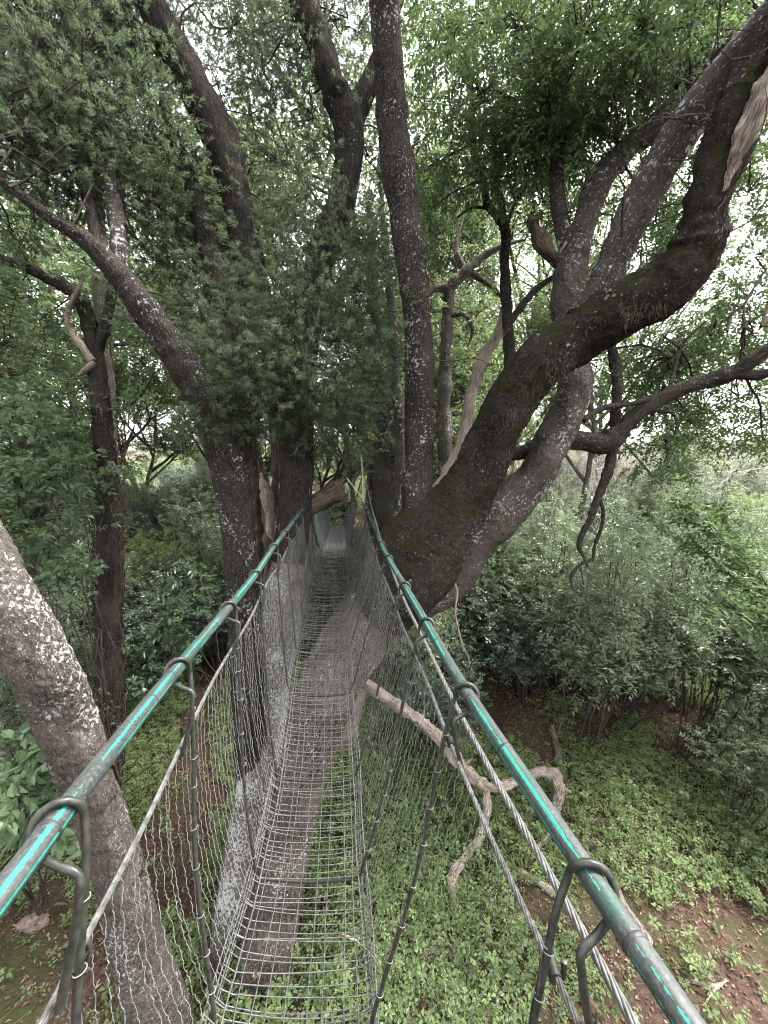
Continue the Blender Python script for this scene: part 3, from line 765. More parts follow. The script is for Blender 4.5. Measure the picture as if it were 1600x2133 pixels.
# canopy
a = Acc()
allp = np.concatenate([hermite(p, 40) for p, r in limbs2])
BL = [(950, 60, 5.2, 120, 200), (1000, 190, 5.0, 100, 170), (1080, 60, 4.6, 130, 220), (1210, 70, 4.4, 140, 240), (1340, 50, 4.2, 130, 220), (1290, 180, 4.6, 95, 150), (1140, 210, 4.8, 90, 140),
      (930, 250, 5.5, 75, 80), (905, 340, 5.8, 80, 110), (1010, 330, 5.5, 85, 120), (905, 430, 6, 70, 100), (1090, 310, 5.4, 70, 80), (1440, 50, 4.0, 90, 140), (1250, 270, 4.9, 60, 60), (1010, 420, 6, 60, 70),
      (1560, 400, 5.4, 80, 110), (1585, 530, 5.8, 80, 110), (1560, 640, 6, 90, 110), (1480, 690, 6, 80, 90), (1390, 720, 6, 70, 60), (1420, 760, 5.6, 60, 50), (1540, 830, 5.8, 90, 100), (1440, 880, 5.8, 60, 60), (1390, 930, 5.2, 60, 75), (1590, 920, 5.4, 60, 60),
      (1330, 760, 6.2, 60, 45), (1230, 740, 6.4, 50, 30), (1540, 300, 5.6, 60, 70), (1380, 480, 6.2, 60, 70), (1440, 400, 6.2, 60, 60), (1060, 150, 6, 150, 180), (1250, 120, 6, 170, 200), (1120, -120, 4.5, 170, 160), (1350, -120, 4.2, 170, 160), (950, -120, 5, 140, 120), (1620, 250, 5.2, 90, 80), (1680, 560, 5.6, 110, 90), (1680, 850, 5.4, 100, 80), (1130, 420, 6.4, 50, 40), (1310, 560, 6.4, 60, 50)]
BL = [(x, y, d, r * 1.15, int(n * .62)) for x, y, d, r, n in BL]
BL += [(rng.uniform(870, 1660), rng.uniform(-160, 400), rng.uniform(4.8, 7.5), 85, 52) for _ in range(40)]
BL += [(rng.uniform(1330, 1680), rng.uniform(380, 900), rng.uniform(5.4, 7.5), 75, 42) for _ in range(18)]
BL += [(rng.uniform(880, 1250), rng.uniform(300, 520), rng.uniform(6, 7.5), 60, 34) for _ in range(10)]
for x, y, d, r, n in BL:
    q, dr, c, subs = clumps(x, y, d, r, int(n * (.75 if x < 1110 and 240 < y < 460 else 1.45)), 7, .28)
    s0 = nearest(allp, c)
    connect(a, s0, c[None], 0, .018, .009, .06)
    connect(a, c, subs, 0, .007, .002, .12)
    sprays(a, q, dr + [0, 0, -.15], rng.uniform(.18, .34, len(q)), 9, .098, .038, 1, 0, .0016, (45, 75), .5, .22)
def twiggy(acc, pts, n, L, r=.008):
    out, tp = [], []
    for k in rng.integers(0, len(pts), n):
        d = rng.normal(size=3) + [0, 0, .5]; grow(pts[k], d, L * rng.uniform(.5, 1.3), r * rng.uniform(.6, 1.3), 1, out, tp, (2, 4), (25, 65), .15, .26, .3, .6)
    tubes(acc, np.array([q for q, r_ in out]), np.array([r_ for q, r_ in out]), 4, 0)
up_ = allp[allp[:, 2] > HC + .9]
twiggy(a, up_, 110, .85)
for k in range(16):  # unseen leaf clumps overhead, added to shade the trunks and bridge
    c = np.array([rng.uniform(-6.5, 1.5), rng.uniform(-6.5, 2.2), HC + rng.uniform(5.2, 7.5)])
    q = c + rng.normal(size=(60, 3)) * [.75, .75, .35]
    sprays(a, q, rdir(60) * [1, 1, .3], rng.uniform(.3, .5, 60), 8, .15, .065, 1, None, 0, (45, 75), .8, .2)
part(a, 'crown', [M['twig'], M['canopy']], t2)

# --- forked dark tree left of the bridge
base = P(540, 1850, 5.25)
t3 = thing('forked_tree', 'dark forked tree just left of the bridge, one limb sweeping up to the left edge', 'tree', gpt(base[0], base[1]))
a = Acc(); limb(a, [(560, 2250, 5.7, 44), (548, 2000, 5.4, 40), (530, 1700, 5.05, 36), (516, 1450, 4.75, 35), (506, 1250, 4.55, 34), (492, 1060, 4.42, 37), (468, 935, 4.32, 42), (425, 825, 4.2, 38), (370, 740, 4.1, 34), (310, 655, 4.0, 30), (250, 575, 3.9, 25), (192, 512, 3.82, 19), (112, 458, 3.76, 13), (30, 398, 3.7, 10), (-90, 320, 3.6, 7)], 44, .026, 41, .09, .005, .009, .03)
p3 = hermite(TR([(370, 740, 4.1, 40), (250, 575, 3.9, 33), (112, 458, 3.72, 21), (30, 398, 3.6, 17), (-90, 320, 3.5, 12)])[0], 60)
part(a, 'trunk', M['bark_stem'], t3)
a = Acc(); limb(a, [(486, 980, 4.5, 30), (506, 890, 4.6, 27), (512, 790, 4.72, 26), (500, 700, 4.85, 25), (470, 610, 4.95, 26), (440, 530, 5.0, 26), (415, 430, 5.0, 20), (380, 330, 5.0, 15), (340, 220, 5.0, 10)], 24, .035, 42, .15, .004, .007); part(a, 'limb', M['bark_needle'], t3)
a = Acc(); limb(a, [(252, 590, 3.95, 15), (250, 540, 4.0, 19), (246, 490, 4.1, 19), (238, 430, 4.2, 17), (225, 360, 4.3, 12), (205, 250, 4.4, 8)], 20, .03, 43, .2, .004, .007); part(a, 'limb', M['bark_limb'], t3)
a = Acc(); limb(a, [(205, 520, 3.9, 12), (178, 400, 4.3, 12), (130, 325, 4.5, 10), (70, 255, 4.6, 8), (-20, 205, 4.6, 6)], 12, .04, 44, .2); part(a, 'limb', M['bark_needle'], t3)
NB = [(90, 110, 4.4, 140, 300), (200, 220, 4.4, 130, 300), (70, 290, 4.1, 120, 260), (230, 360, 4.6, 105, 200), (330, 430, 4.7, 90, 170), (40, 30, 4.6, 110, 190), (150, 400, 4.4, 60, 60), (20, 470, 4.4, 50, 40), (300, 130, 5.0, 80, 130), (250, 50, 5.2, 80, 100), (150, 300, 4.6, 100, 200), (300, 300, 4.7, 90, 190), (-60, 200, 4.2, 120, 140), (340, 540, 4.9, 60, 60), (400, 640, 4.7, 45, 40), (120, -90, 4.6, 150, 160), (310, -90, 5, 120, 90)]
NB += [(rng.uniform(-60, 330), rng.uniform(-120, 420), rng.uniform(4.6, 6.4), 78, 80) for _ in range(22)]
a = Acc()
for x, y, d, r, n in NB:
    q, dr, c, subs = clumps(x, y, d, r * 1.15, int(n * 1.8), 10, .34)
    connect(a, nearest(p3, c), c[None], 0, .014, .007); connect(a, c, subs, 0, .006, .0015, .2)
    needles(a, q, dr * [1, 1, .7] + [.1, -.1, -.05], rng.uniform(.06, .15, len(q)), 26, .06, .0082, 1, 0)
part(a, 'crown', [M['twig'], M['needle']], t3)

# --- needle-leaved tree with the straight trunk against the left net
base = P(470, 2080, 4.6)
t4 = thing('needle_leaved_tree', 'tall tree with dark feathery needle foliage, straight trunk touching the left handrail', 'tree', gpt(base[0], base[1]))
a = Acc(); limb(a, [(425, 2330, 4.35, 58), (455, 2120, 4.4, 46), (492, 1900, 4.55, 44), (530, 1660, 4.85, 44), (566, 1450, 5.15, 42), (590, 1260, 5.28, 40), (610, 1090, 5.3, 36), (615, 950, 5.3, 34), (612, 850, 5.3, 37)], 48, .028, 51, .12, .006, .010, .04); part(a, 'trunk', M['bark_pale'], t4)
a = Acc(); limb(a, [(600, 1170, 5.22, 38), (612, 1080, 5.24, 37), (616, 950, 5.24, 36), (612, 850, 5.25, 39), (598, 765, 5.28, 36), (562, 680, 5.3, 33), (532, 610, 5.28, 33), (512, 505, 5.2, 34), (490, 400, 5.1, 34), (458, 290, 5, 36), (410, 195, 4.9, 36), (352, 80, 4.8, 34), (300, -30, 4.7, 31), (240, -180, 4.6, 25)], 44, .03, 52, .13, .005, .016, .03); part(a, 'limb', M['bark_needle'], t4)
a = Acc(); limb(a, [(610, 830, 5.35, 30), (638, 720, 5.4, 29), (656, 610, 5.5, 28), (676, 510, 5.5, 30), (712, 420, 5.5, 31), (726, 330, 5.45, 30), (722, 255, 5.4, 33), (692, 170, 5.3, 29), (652, 60, 5.25, 27), (612, -50, 5.2, 24), (560, -200, 5.1, 18)], 40, .03, 53, .14, .005, .012); part(a, 'limb', M['bark_needle'], t4)
a = Acc(); limb(a, [(724, 290, 5.45, 24), (748, 220, 5.5, 25), (776, 160, 5.55, 22), (800, 90, 5.6, 20), (830, -20, 5.7, 17), (870, -160, 5.7, 13)], 28, .035, 54, .14, .005, .01); part(a, 'limb', M['bark_needle'], t4)
a = Acc(); limb(a, [(600, 1080, 5.35, 22), (650, 1052, 5.5, 23), (688, 1030, 5.6, 22), (708, 1018, 5.65, 17), (716, 1012, 5.68, 6)], 20, .025, 55, .45, .012, .014)
limb(a, [(690, 1022, 5.6, 8), (706, 1004, 5.65, 5), (716, 992, 5.7, 1)], 8, .03, 56, .3, .006, .006); part(a, 'broken_limb', M['bark_rot'], t4)
p4 = np.concatenate([hermite(TR(r)[0], 40) for r in ([(598, 765, 5.28, 36), (532, 610, 5.28, 33), (512, 505, 5.2, 34), (458, 290, 5, 36), (352, 80, 4.8, 34)], [(610, 830, 5.35, 30), (656, 610, 5.5, 28), (712, 420, 5.5, 31), (722, 255, 5.4, 33), (652, 60, 5.25, 27)])])
NB = [(370, 330, 5.5, 85, 120), (400, 460, 5.6, 85, 130), (440, 640, 4.9, 55, 70), (600, 580, 4.7, 85, 180), (606, 430, 5.0, 70, 120), (580, 340, 5.5, 50, 60), (620, 660, 4.4, 105, 300), (700, 710, 4.6, 95, 250), (620, 790, 4.2, 90, 240), (540, 770, 4.0, 60, 130), (490, 700, 4.0, 65, 140), (700, 840, 4.6, 65, 130), (740, 600, 5, 75, 150), (660, 520, 5, 80, 170), (415, 850, 3.9, 36, 40), (500, 870, 4.1, 40, 50), (560, 860, 4.4, 45, 60),
      (550, 140, 5.4, 85, 130), (480, 60, 5.2, 75, 110), (620, 110, 5.5, 60, 80), (700, 40, 5.6, 60, 70), (750, 70, 5.8, 60, 50), (640, 230, 5.6, 55, 70), (740, 900, 5.2, 50, 80), (780, 660, 5.6, 50, 70), (790, 780, 5.8, 50, 60), (420, 560, 5.6, 55, 60), (660, 920, 5.0, 40, 40), (580, -80, 5.4, 140, 130), (450, -90, 5, 120, 100), (800, 560, 6, 60, 60), (520, 240, 5.6, 60, 60), (760, 500, 5.8, 55, 60)]
NB = [(x, y, d, r * 1.1, int(n * (.66 if d < 4.9 and 480 < x < 760 else 1))) for x, y, d, r, n in NB]
NB += [(rng.uniform(-60, 800), rng.uniform(-130, 420), rng.uniform(5.7, 7.4), 78, 66) for _ in range(46)]
NB += [(rng.uniform(300, 600), rng.uniform(380, 700), rng.uniform(5.7, 7.0), 70, 55) for _ in range(12)]
NB += [(rng.uniform(560, 800), rng.uniform(420, 820), rng.uniform(5.6, 6.6), 60, 50) for _ in range(12)]
a = Acc()
for x, y, d, r, n in NB:
    q, dr, c, subs = clumps(x, y, d, r * 1.15, int(n * 1.75), 10, .34)
    connect(a, nearest(p4, c), c[None], 0, .014, .007); connect(a, c, subs, 0, .006, .0015, .2)
    needles(a, q, dr * [1, 1, .7] + [.05, -.15, -.05], rng.uniform(.06, .15, len(q)), 26, .06, .0082, 1, 0)
part(a, 'crown', [M['twig'], M['needle']], t4)

# --- splintered dead stems between the two trunks
base = P(548, 1700, 5.55)
st = thing('dead_tree', 'splintered hollow dead tree squeezed between two trunks left of the bridge', 'dead tree', gpt(base[0], base[1]))
a = Acc()
limb(a, [(552, 1800, 5.6, 40), (552, 1500, 5.6, 36), (548, 1280, 5.6, 30), (538, 1100, 5.6, 16), (528, 950, 5.6, 11), (522, 880, 5.6, 5)], 20, .04, 61, .3, .01, .03, .2)
limb(a, [(560, 1300, 5.55, 20), (566, 1150, 5.5, 18), (556, 1040, 5.5, 14), (540, 960, 5.5, 6)], 16, .04, 62, .3, .01, .03, .2)
limb(a, [(575, 1300, 5.8, 18), (582, 1120, 5.85, 17), (578, 980, 5.9, 14), (566, 860, 5.9, 10), (556, 760, 5.9, 6)], 16, .05, 63, .3, .01, .02)
part(a, 'trunk', M['bark_rot'], st)
a = Acc(); limb(a, [(568, 1150, 5.45, 8), (560, 1060, 5.42, 12), (550, 1010, 5.42, 9), (543, 985, 5.4, 2)], 12, .03, 64, .4, .01, .01); part(a, 'bare_wood', M['bark_dead'], st)

# --- vine-clad tree on the left
base = P(230, 1480, 7.0)
t5 = thing('vine_clad_tree', 'slim tree on the left wrapped in dead vines, with a dark forked top', 'tree', gpt(base[0], base[1]))
a = Acc(); limb(a, [(234, 1700, 7.0, 30), (228, 1450, 7, 25), (228, 1300, 7, 25), (230, 1150, 7, 27), (222, 1000, 7, 27), (212, 870, 7, 23), (204, 780, 7, 20), (196, 720, 7, 19), (182, 660, 7, 17), (160, 612, 6.9, 15), (118, 588, 6.8, 13), (60, 560, 6.7, 11), (0, 538, 6.6, 10), (-90, 490, 6.5, 7)], 26, .05, 71, .18, .008, .012)
limb(a, [(200, 745, 7, 15), (216, 690, 7, 13), (230, 630, 7.1, 12), (238, 560, 7.2, 11), (246, 470, 7.3, 9), (262, 340, 7.4, 6)], 14, .06, 72, .2)
p5 = TR([(160, 612, 6.9, 15), (60, 560, 6.7, 11), (0, 538, 6.6, 10), (-90, 490, 6.5, 7), (238, 560, 7.2, 11), (262, 340, 7.4, 6)])[0]
part(a, 'trunk', M['bark_brown'], t5)
a = Acc(); limb(a, [(192, 752, 6.85, 8), (170, 720, 6.8, 8), (148, 690, 6.8, 7), (140, 656, 6.75, 7), (152, 625, 6.7, 7), (168, 590, 6.7, 5), (176, 570, 6.7, 4)], 10, .05, 73, .2)
limb(a, [(196, 755, 6.85, 9), (180, 770, 6.8, 9), (162, 782, 6.8, 4)], 10, .05, 74, .2); part(a, 'dead_branch', M['bark_dead'], t5)
a = Acc()
for k in range(70):
    s = rng.uniform(0, 1); y0 = 820 + 560 * s; L = rng.uniform(60, 260); ph = rng.uniform(0, 6.28)
    q = []
    for i in range(12):
        y = y0 + L * i / 11; ph += rng.normal(0, .35); r = 30 + rng.uniform(-3, 8)
        q.append(P(226 + r * math.cos(ph), y, 7 + r / F * 7 * math.sin(ph)))
    tubes(a, np.array(q)[None], rng.uniform(.004, .011), 4)
for k in range(160):
    y0 = rng.uniform(880, 1230); x = 226 + rng.choice([-1, 1]) * rng.uniform(10, 40)
    w = np.cumsum(rng.normal(0, 5, 6)); tubes(a, np.array([P(x + w[i], y0 + 12 * i, 6.85 + .05 * w[i] / 10) for i in range(6)])[None], .0035, 3)
part(a, 'vine', M['twig'], t5)
a = Acc()
for x, y, d, r, n in [(60, 620, 6.6, 80, 90), (20, 720, 6.6, 90, 90), (110, 700, 6.9, 60, 60), (250, 620, 7.4, 60, 60), (290, 720, 7.4, 60, 60), (80, 500, 6.9, 70, 60), (30, 820, 6.6, 80, 80), (120, 850, 6.7, 70, 70), (270, 850, 7.2, 50, 40), (-40, 640, 6.4, 90, 60)]:
    q, dr, c, subs = clumps(x, y, d, r, n, 7, .22)
    connect(a, nearest(p5, c), c[None], 0, .014, .006); connect(a, c, subs, 0, .006, .002, .12)
    sprays(a, q, dr, rng.uniform(.2, .36, n), 8, .11, .05, 1, 0, .002)
part(a, 'crown', [M['twig'], M['under']], t5)

# --- pale straight trunk far up on the left
base = P(230, 1430, 9.4)
t6 = thing('straight_pale_tree', 'tall pale straight trunk rising behind the dark needle foliage, upper left', 'tree', gpt(base[0], base[1]))
a = Acc(); limb(a, [(240, 1650, 9.6, 26), (232, 1400, 9.4, 24), (226, 1000, 9.2, 22), (214, 650, 9.0, 20), (205, 500, 9, 20), (194, 400, 8.9, 20), (180, 270, 8.8, 20), (165, 130, 8.7, 20), (146, 0, 8.6, 19), (120, -150, 8.5, 15)], 26, .06, 75, .12, .006, .008); part(a, 'trunk', M['bark_far'], t6)
a = Acc(); p6 = TR([(180, 270, 8.8, 20), (146, 0, 8.6, 19), (120, -150, 8.5, 15)])[0]
for x, y, d, r, n in [(110, 60, 8.6, 110, 110), (260, 60, 8.6, 90, 90), (200, -60, 8.6, 120, 120), (60, 350, 9, 90, 90), (280, 330, 9, 80, 80)]:
    q, dr, c, subs = clumps(x, y, d, r, n, 7, .22); connect(a, nearest(p6, c), c[None], 0, .03, .01); connect(a, c, subs, 0, .01, .003)
    sprays(a, q, dr, rng.uniform(.25, .45, n), 9, .11, .045, 1, 0, .003)
part(a, 'crown', [M['twig'], M['forest']], t6)

# --- slender tree with a pale bare lower stem, behind the mossy limbs
base = P(700, 1700, 7.5)
t8 = thing('slender_tree', 'slender crooked tree with bleached lower stem, behind the big mossy limbs', 'tree', gpt(base[0], base[1]))
a = Acc(); limb(a, [(715, 1560, 7.5, 24), (745, 1420, 7.4, 22), (800, 1270, 7.3, 22), (862, 1130, 7.1, 21), (905, 1045, 7, 20), (940, 985, 7, 19), (962, 930, 7, 14), (974, 870, 7, 13), (988, 800, 7, 13), (1004, 750, 7, 12), (1038, 695, 7, 11), (1054, 640, 7, 9)], 18, .05, 81, .2, .004, .006); part(a, 'stem', M['bark_dead'], t8)
a = Acc()
limb(a, [(1062, 800, 6.5, 11), (1060, 720, 6.5, 12), (1055, 640, 6.5, 12), (1051, 540, 6.5, 11), (1050, 470, 6.5, 11), (1032, 445, 6.5, 10), (1014, 425, 6.45, 9), (1010, 390, 6.4, 8), (992, 335, 6.4, 8), (982, 260, 6.3, 8), (984, 200, 6.3, 7), (966, 120, 6.2, 5), (960, 0, 6.1, 4)], 16, .06, 82, .16, .003, .004)
limb(a, [(1050, 470, 6.5, 8), (1046, 430, 6.5, 8), (1036, 390, 6.5, 9), (1042, 355, 6.5, 7), (1060, 345, 6.5, 4), (1090, 290, 6.5, 3)], 10, .06, 83)
limb(a, [(1040, 350, 6.5, 6), (1015, 355, 6.5, 6), (998, 335, 6.5, 5)], 8, .06, 84)
limb(a, [(1052, 480, 6.5, 4), (1075, 420, 6.5, 4), (1110, 370, 6.5, 3.5), (1160, 320, 6.6, 3)], 8, .06, 85)
limb(a, [(1058, 680, 6.6, 8), (1085, 640, 6.8, 8), (1120, 600, 7, 7), (1165, 570, 7.1, 5)], 8, .06, 86)
limb(a, [(1024, 436, 6.5, 4), (985, 432, 6.5, 4), (950, 455, 6.5, 3)], 8, .06, 87)
p8 = TR([(1050, 470, 6.5, 11), (1010, 390, 6.4, 8), (982, 260, 6.3, 8), (966, 120, 6.2, 5), (1042, 355, 6.5, 7)])[0]
part(a, 'stem', M['bark_stem'], t8)
a = Acc()
for x, y, d, r, n in [(970, 360, 6.6, 70, 26), (1080, 270, 6.6, 75, 40), (940, 150, 6.4, 75, 50), (1000, 60, 6.3, 80, 70), (900, 470, 6.8, 60, 24), (1120, 350, 6.8, 60, 22)]:
    q, dr, c, subs = clumps(x, y, d, r, n, 7, .22); connect(a, nearest(p8, c), c[None], 0, .012, .005); connect(a, c, subs, 0, .006, .002)
    sprays(a, q, dr, rng.uniform(.2, .32, n), 9, .085, .032, 1, 0, .002)
part(a, 'crown', [M['twig'], M['canopy']], t8)

def wood_tree(name, label, rows_list, mat, crowns, leaf, seed):
    q = P(*rows_list[0][0][:3]); r0 = thing(name, label, 'tree', gpt(q[0], q[1]))
    a = Acc(); pts = []
    for i_, rows in enumerate(rows_list):
        limb(a, rows, 14, .06, seed + i_, .25, .005, .006); pts.append(hermite(TR(rows)[0], 24))
    part(a, 'trunk', mat, r0); pts = np.concatenate(pts); a = Acc()
    twiggy(a, pts[pts[:, 2] > HC + .5], 40, 1.0, .009)
    for x, y, d, r, n in crowns:
        q, dr, c, subs = clumps(x, y, d, r, n, 6, .3); connect(a, nearest(pts, c), c[None], 0, .016, .006); connect(a, c, subs, 0, .006, .002)
        sprays(a, q, dr, rng.uniform(.2, .36, n), 9, .1, .04, 1, 0, .002)
    part(a, 'crown', [M['twig'], leaf], r0)
wood_tree('crooked_tree', 'crooked grey tree with twisting bare boughs, seen between the upright stem and the slender tree',
          [[(950, 1330, 9.4, 20), (940, 1100, 9.2, 18), (926, 900, 9, 15), (930, 700, 9, 13), (934, 640, 9, 12), (938, 598, 9, 12), (968, 568, 9, 12), (1004, 535, 9, 9), (1040, 515, 9, 6), (1090, 500, 9, 3)], [(938, 598, 9, 10), (905, 602, 8.8, 8), (880, 622, 8.7, 6), (850, 640, 8.6, 4)], [(975, 562, 9, 8), (1000, 580, 9, 7), (1028, 600, 9, 6), (1050, 625, 9, 3)], [(968, 568, 9, 7), (950, 520, 9.1, 6), (960, 460, 9.2, 4), (935, 400, 9.3, 3)], [(930, 660, 9, 6), (965, 655, 8.9, 5), (985, 690, 8.8, 4), (975, 720, 8.8, 2)]],
          M['bark_far'], [(960, 480, 9.2, 60, 46), (1080, 480, 9.2, 55, 40), (880, 560, 8.8, 45, 26), (1040, 660, 9, 55, 46), (940, 760, 9.4, 60, 50), (1000, 850, 9.6, 50, 40)], M['forest'], 120)
wood_tree('pale_slim_tree', 'slim pale trunk standing just behind the upright stem, right of the far netting',
          [[(846, 1400, 8.6, 18), (828, 1110, 8.5, 13), (834, 1000, 8.5, 13), (836, 920, 8.5, 12), (826, 800, 8.5, 11), (815, 640, 8.4, 9), (800, 480, 8.3, 7), (790, 330, 8.2, 4)], [(836, 930, 8.5, 8), (812, 880, 8.6, 7), (800, 800, 8.7, 5)]],
          M['bark_limb'], [(800, 560, 8.4, 55, 50), (770, 760, 8.6, 50, 46), (790, 400, 8.2, 50, 36)], M['forest'], 130)
wood_tree('brown_trunk_tree', 'brown trunk beyond the far bridge span, framed by the two handrails and needle foliage',
          [[(800, 1250, 10.4, 20), (796, 1050, 10.2, 18), (794, 930, 10, 17), (788, 760, 10, 14), (775, 560, 9.9, 11), (770, 400, 9.8, 7)]],
          M['bark_brown'], [(750, 700, 10, 60, 50), (800, 620, 10, 50, 40), (760, 480, 10, 60, 40), (820, 780, 10, 45, 34)], M['forest'], 140)

# --- hanging dead branch and liana
hb = thing('dead_branch', 'dark dead branch hanging crooked in the open below the right-hand bough', 'branch', P(1280, 920, 5.4))
a = Acc()
limb(a, [(1268, 700, 5.45, 9), (1278, 740, 5.45, 12), (1286, 800, 5.42, 13), (1282, 860, 5.4, 12), (1278, 930, 5.4, 12), (1266, 985, 5.4, 11), (1244, 1040, 5.4, 9), (1228, 1085, 5.4, 8), (1212, 1115, 5.4, 7), (1206, 1135, 5.4, 6), (1216, 1160, 5.4, 3.5), (1224, 1180, 5.4, 2.5)], 12, .04, 91, .25, .003)
limb(a, [(1246, 1036, 5.4, 6), (1256, 1060, 5.4, 5), (1252, 1100, 5.4, 4.5), (1238, 1140, 5.4, 4), (1234, 1165, 5.4, 4), (1216, 1172, 5.4, 4), (1196, 1190, 5.4, 4), (1189, 1210, 5.4, 4), (1194, 1226, 5.4, 3), (1206, 1236, 5.4, 2)], 8, .03, 92, .3, .002)
for k in range(9):
    x, y = [(1284, 780), (1280, 880), (1272, 960), (1250, 1100), (1236, 1150), (1212, 1170), (1192, 1200), (1254, 1075), (1230, 1075)][k]
    limb(a, [(x, y, 5.4, 3), (x + rng.uniform(-9, 9), y + rng.uniform(-6, 6), 5.38, 1)], 5, .03, 93 + k)
part(a, 'branch_wood', M['bark_brown'], hb)
hv = thing('hanging_vine', 'thin pale vine dangling below the mossy fork right of the handrail', 'vine', P(948, 1200, 4.5))
a = Acc(); limb(a, [(942, 1120, 4.45, 2.4), (948, 1160, 4.4, 2.6), (944, 1195, 4.4, 2.6), (952, 1230, 4.4, 2.6), (949, 1280, 4.4, 2.3), (956, 1315, 4.4, 2.2), (964, 1345, 4.4, 2), (977, 1375, 4.4, 1.8), (976, 1392, 4.4, 1.4), (970, 1402, 4.4, .8)], 7, .03, 94, .35, .002); part(a, 'vine_stem', M['bark_dead'], hv)

# ---------------------------------------------------------------- grown plants
def plant(name, label, cat, group, stems, wood, leaf, levels, per_tip, spray, leafdim, at=(0, 0, 0), jit=.12, crown='crown', trunkname='trunk', **kw):
    """a plant grown at the origin, moved to `at`: woody part and leafy part"""
    root = thing(name, label, cat, at, group)
    out, tips = [], []
    for (p, d, L, r) in stems: grow(p, d, L, r, levels, out, tips, **kw)
    aw, al = Acc(), Acc()
    PPs = np.array([q for q, r in out]); RR = np.array([r for q, r in out])
    big = RR[:, 0] > min(.018, RR[:, 0].max() * .55)
    if big.any(): tubes(aw, PPs[big], RR[big], 7)
    tgt, mi = (al, 0) if leaf is not None else (aw, 0)
    if (~big).any(): tubes(tgt, PPs[~big], RR[~big], 3, mi)
    if leaf is not None:
        tp = np.array([t for t, _ in tips]); td = np.array([d for _, d in tips])
        tp = np.repeat(tp, per_tip, 0); td = np.repeat(td, per_tip, 0)
        n = len(tp); tp = tp + rng.normal(size=(n, 3)) * jit; td = nrm(td + rng.normal(size=(n, 3)) * .55)
        sprays(al, tp, td, spray * rng.uniform(.7, 1.2, n), 8, leafdim[0], leafdim[1], 1, None if leafdim[0] > .1 else 0, .0018)
    o = aw.build(trunkname, wood); o.parent = root
    if leaf is not None:
        o = al.build(crown, [wood, leaf]); o.parent = root
    return root

def multistem(n, spread, H, r):
    out = []
    for k in range(n):
        ph = rng.uniform(0, 6.28); s = rng.uniform(.05, .18)
        out.append((np.array([math.cos(ph) * s, math.sin(ph) * s, -.08]), np.array([math.cos(ph) * spread * rng.uniform(.3, 1), math.sin(ph) * spread * rng.uniform(.3, 1), 1.]), H * rng.uniform(.75, 1.1), r * rng.uniform(.7, 1.2)))
    return out

# forest trees behind: three kinds grown once, then copied
LBG = ['grey-trunked forest tree with a light green crown, part of the wood behind the bridge', 'dark leafy forest tree with a low wide crown, part of the wood behind the bridge', 'thin-stemmed open forest tree with sparse leaves, part of the wood behind the bridge']
FT = []
def ftree(i, at, H, r, leaf, dim, per):
    return plant('forest_tree', LBG[i], 'tree', 'forest trees behind the bridge', [(np.array([0, 0, -.3]), np.array([.06, 0, 1.]), H, r)], M['bark_far'], leaf, 3, per, .42, dim, at, .2, kids=(4, 6), ang=(35, 65), up=.25, wob=.10, start=.5, shrink=.5)
spots = [(-1.6, 13, 2), (.6, 12.5, 0), (2.6, 14.5, 0), (-10, 11, 1), (-5.4, 17.5, 2), (-2.6, 17, 0), (0.6, 18.5, 1), (3.6, 18, 2), (-12, 14, 0), (-9, 19, 2), (-4, 23, 0), (3, 24, 0), (6.2, 20, 2), (7.6, 15.5, 2), (-15, 18, 1), (11.5, 15, 2), (-12.5, 9.0, 2), (-10.5, 7.5, 0), (-7.6, 16.5, 0), (-12, 19, 0), (-6.5, 21, 0), (-1, 21, 0), (-10, 24, 0), (1.8, 21, 2), (-15, 24, 0), (5, 27, 2), (9, 25, 2), (1.2, 15.5, 2, 1.75), (3.2, 17.5, 2, 1.6), (7.4, 20, 2, 1.8), (-.8, 17.5, 0, 1.7), (-4.2, 18.5, 0, 1.8), (-8.2, 18, 2, 1.8), (-12.5, 17.5, 0, 1.7), (10.5, 21, 2, 1.7), (13.5, 24, 0, 1.6)]
first = {}
for x, y, i, *scale in spots:
    at = gpt(x, y)
    if i not in first:
        first[i] = ftree(i, at, (6.2, 4.6, 7.0)[i], (.17, .14, .12)[i], M[('forest', 'canopy', 'forest')[i]], ((.15, .066), (.13, .056), (.125, .052))[i], (2, 2, 2)[i])
    else:
        dup(first[i], at, rng.uniform(0, 6.28), scale[0] if scale else rng.uniform(.88, 1.25))

# shrubs of the clearing and the valley
LS = ['grey-green small-leaved shrub with thin dark stems, in the thicket right of the bridge', 'fresh green loose shrub in the thicket right of the bridge', 'dark glossy-leaved shrub in the thicket right of the bridge']
LSL = [s.replace('in the thicket right of the bridge', 'in the shade left of the bridge') for s in LS]
def shrub(i, at, lab, grp):
    st = multistem((8, 7, 8)[i], (.38, .5, .4)[i], (2.0, 1.3, 1.5)[i], (.02, .016, .022)[i])
    return plant('shrub', lab, 'shrub', grp, st, M['twig'], M[('shrub_a', 'shrub_b', 'shrub_c')[i]], 2, 2, .22, ((.075, .033), (.09, .042), (.085, .04))[i], at, .13, crown='foliage', trunkname='stem', kids=(3, 5), ang=((16, 45), (25, 60), (25, 60))[i], up=(.55, .3, .3)[i], wob=.16, start=(.5, .3, .35)[i], shrink=(.56, .6, .6)[i])
SR = {}; SL = {}
def put_shrub(x, y, i, sc, left):
    D = SL if left else SR
    at = gpt(x, y)
    if i not in SR and not left:
        SR[i] = shrub(i, at, LS[i], 'shrubs of the thicket on the right'); SR[i].scale = (sc,) * 3; return
    if left and i not in SL:
        SL[i] = dup(SR[i], at, rng.uniform(0, 6.28), sc, LSL[i]); SL[i]['group'] = 'shrubs in the shade on the left'; return
    dup(D[i], at, rng.uniform(0, 6.28), sc)
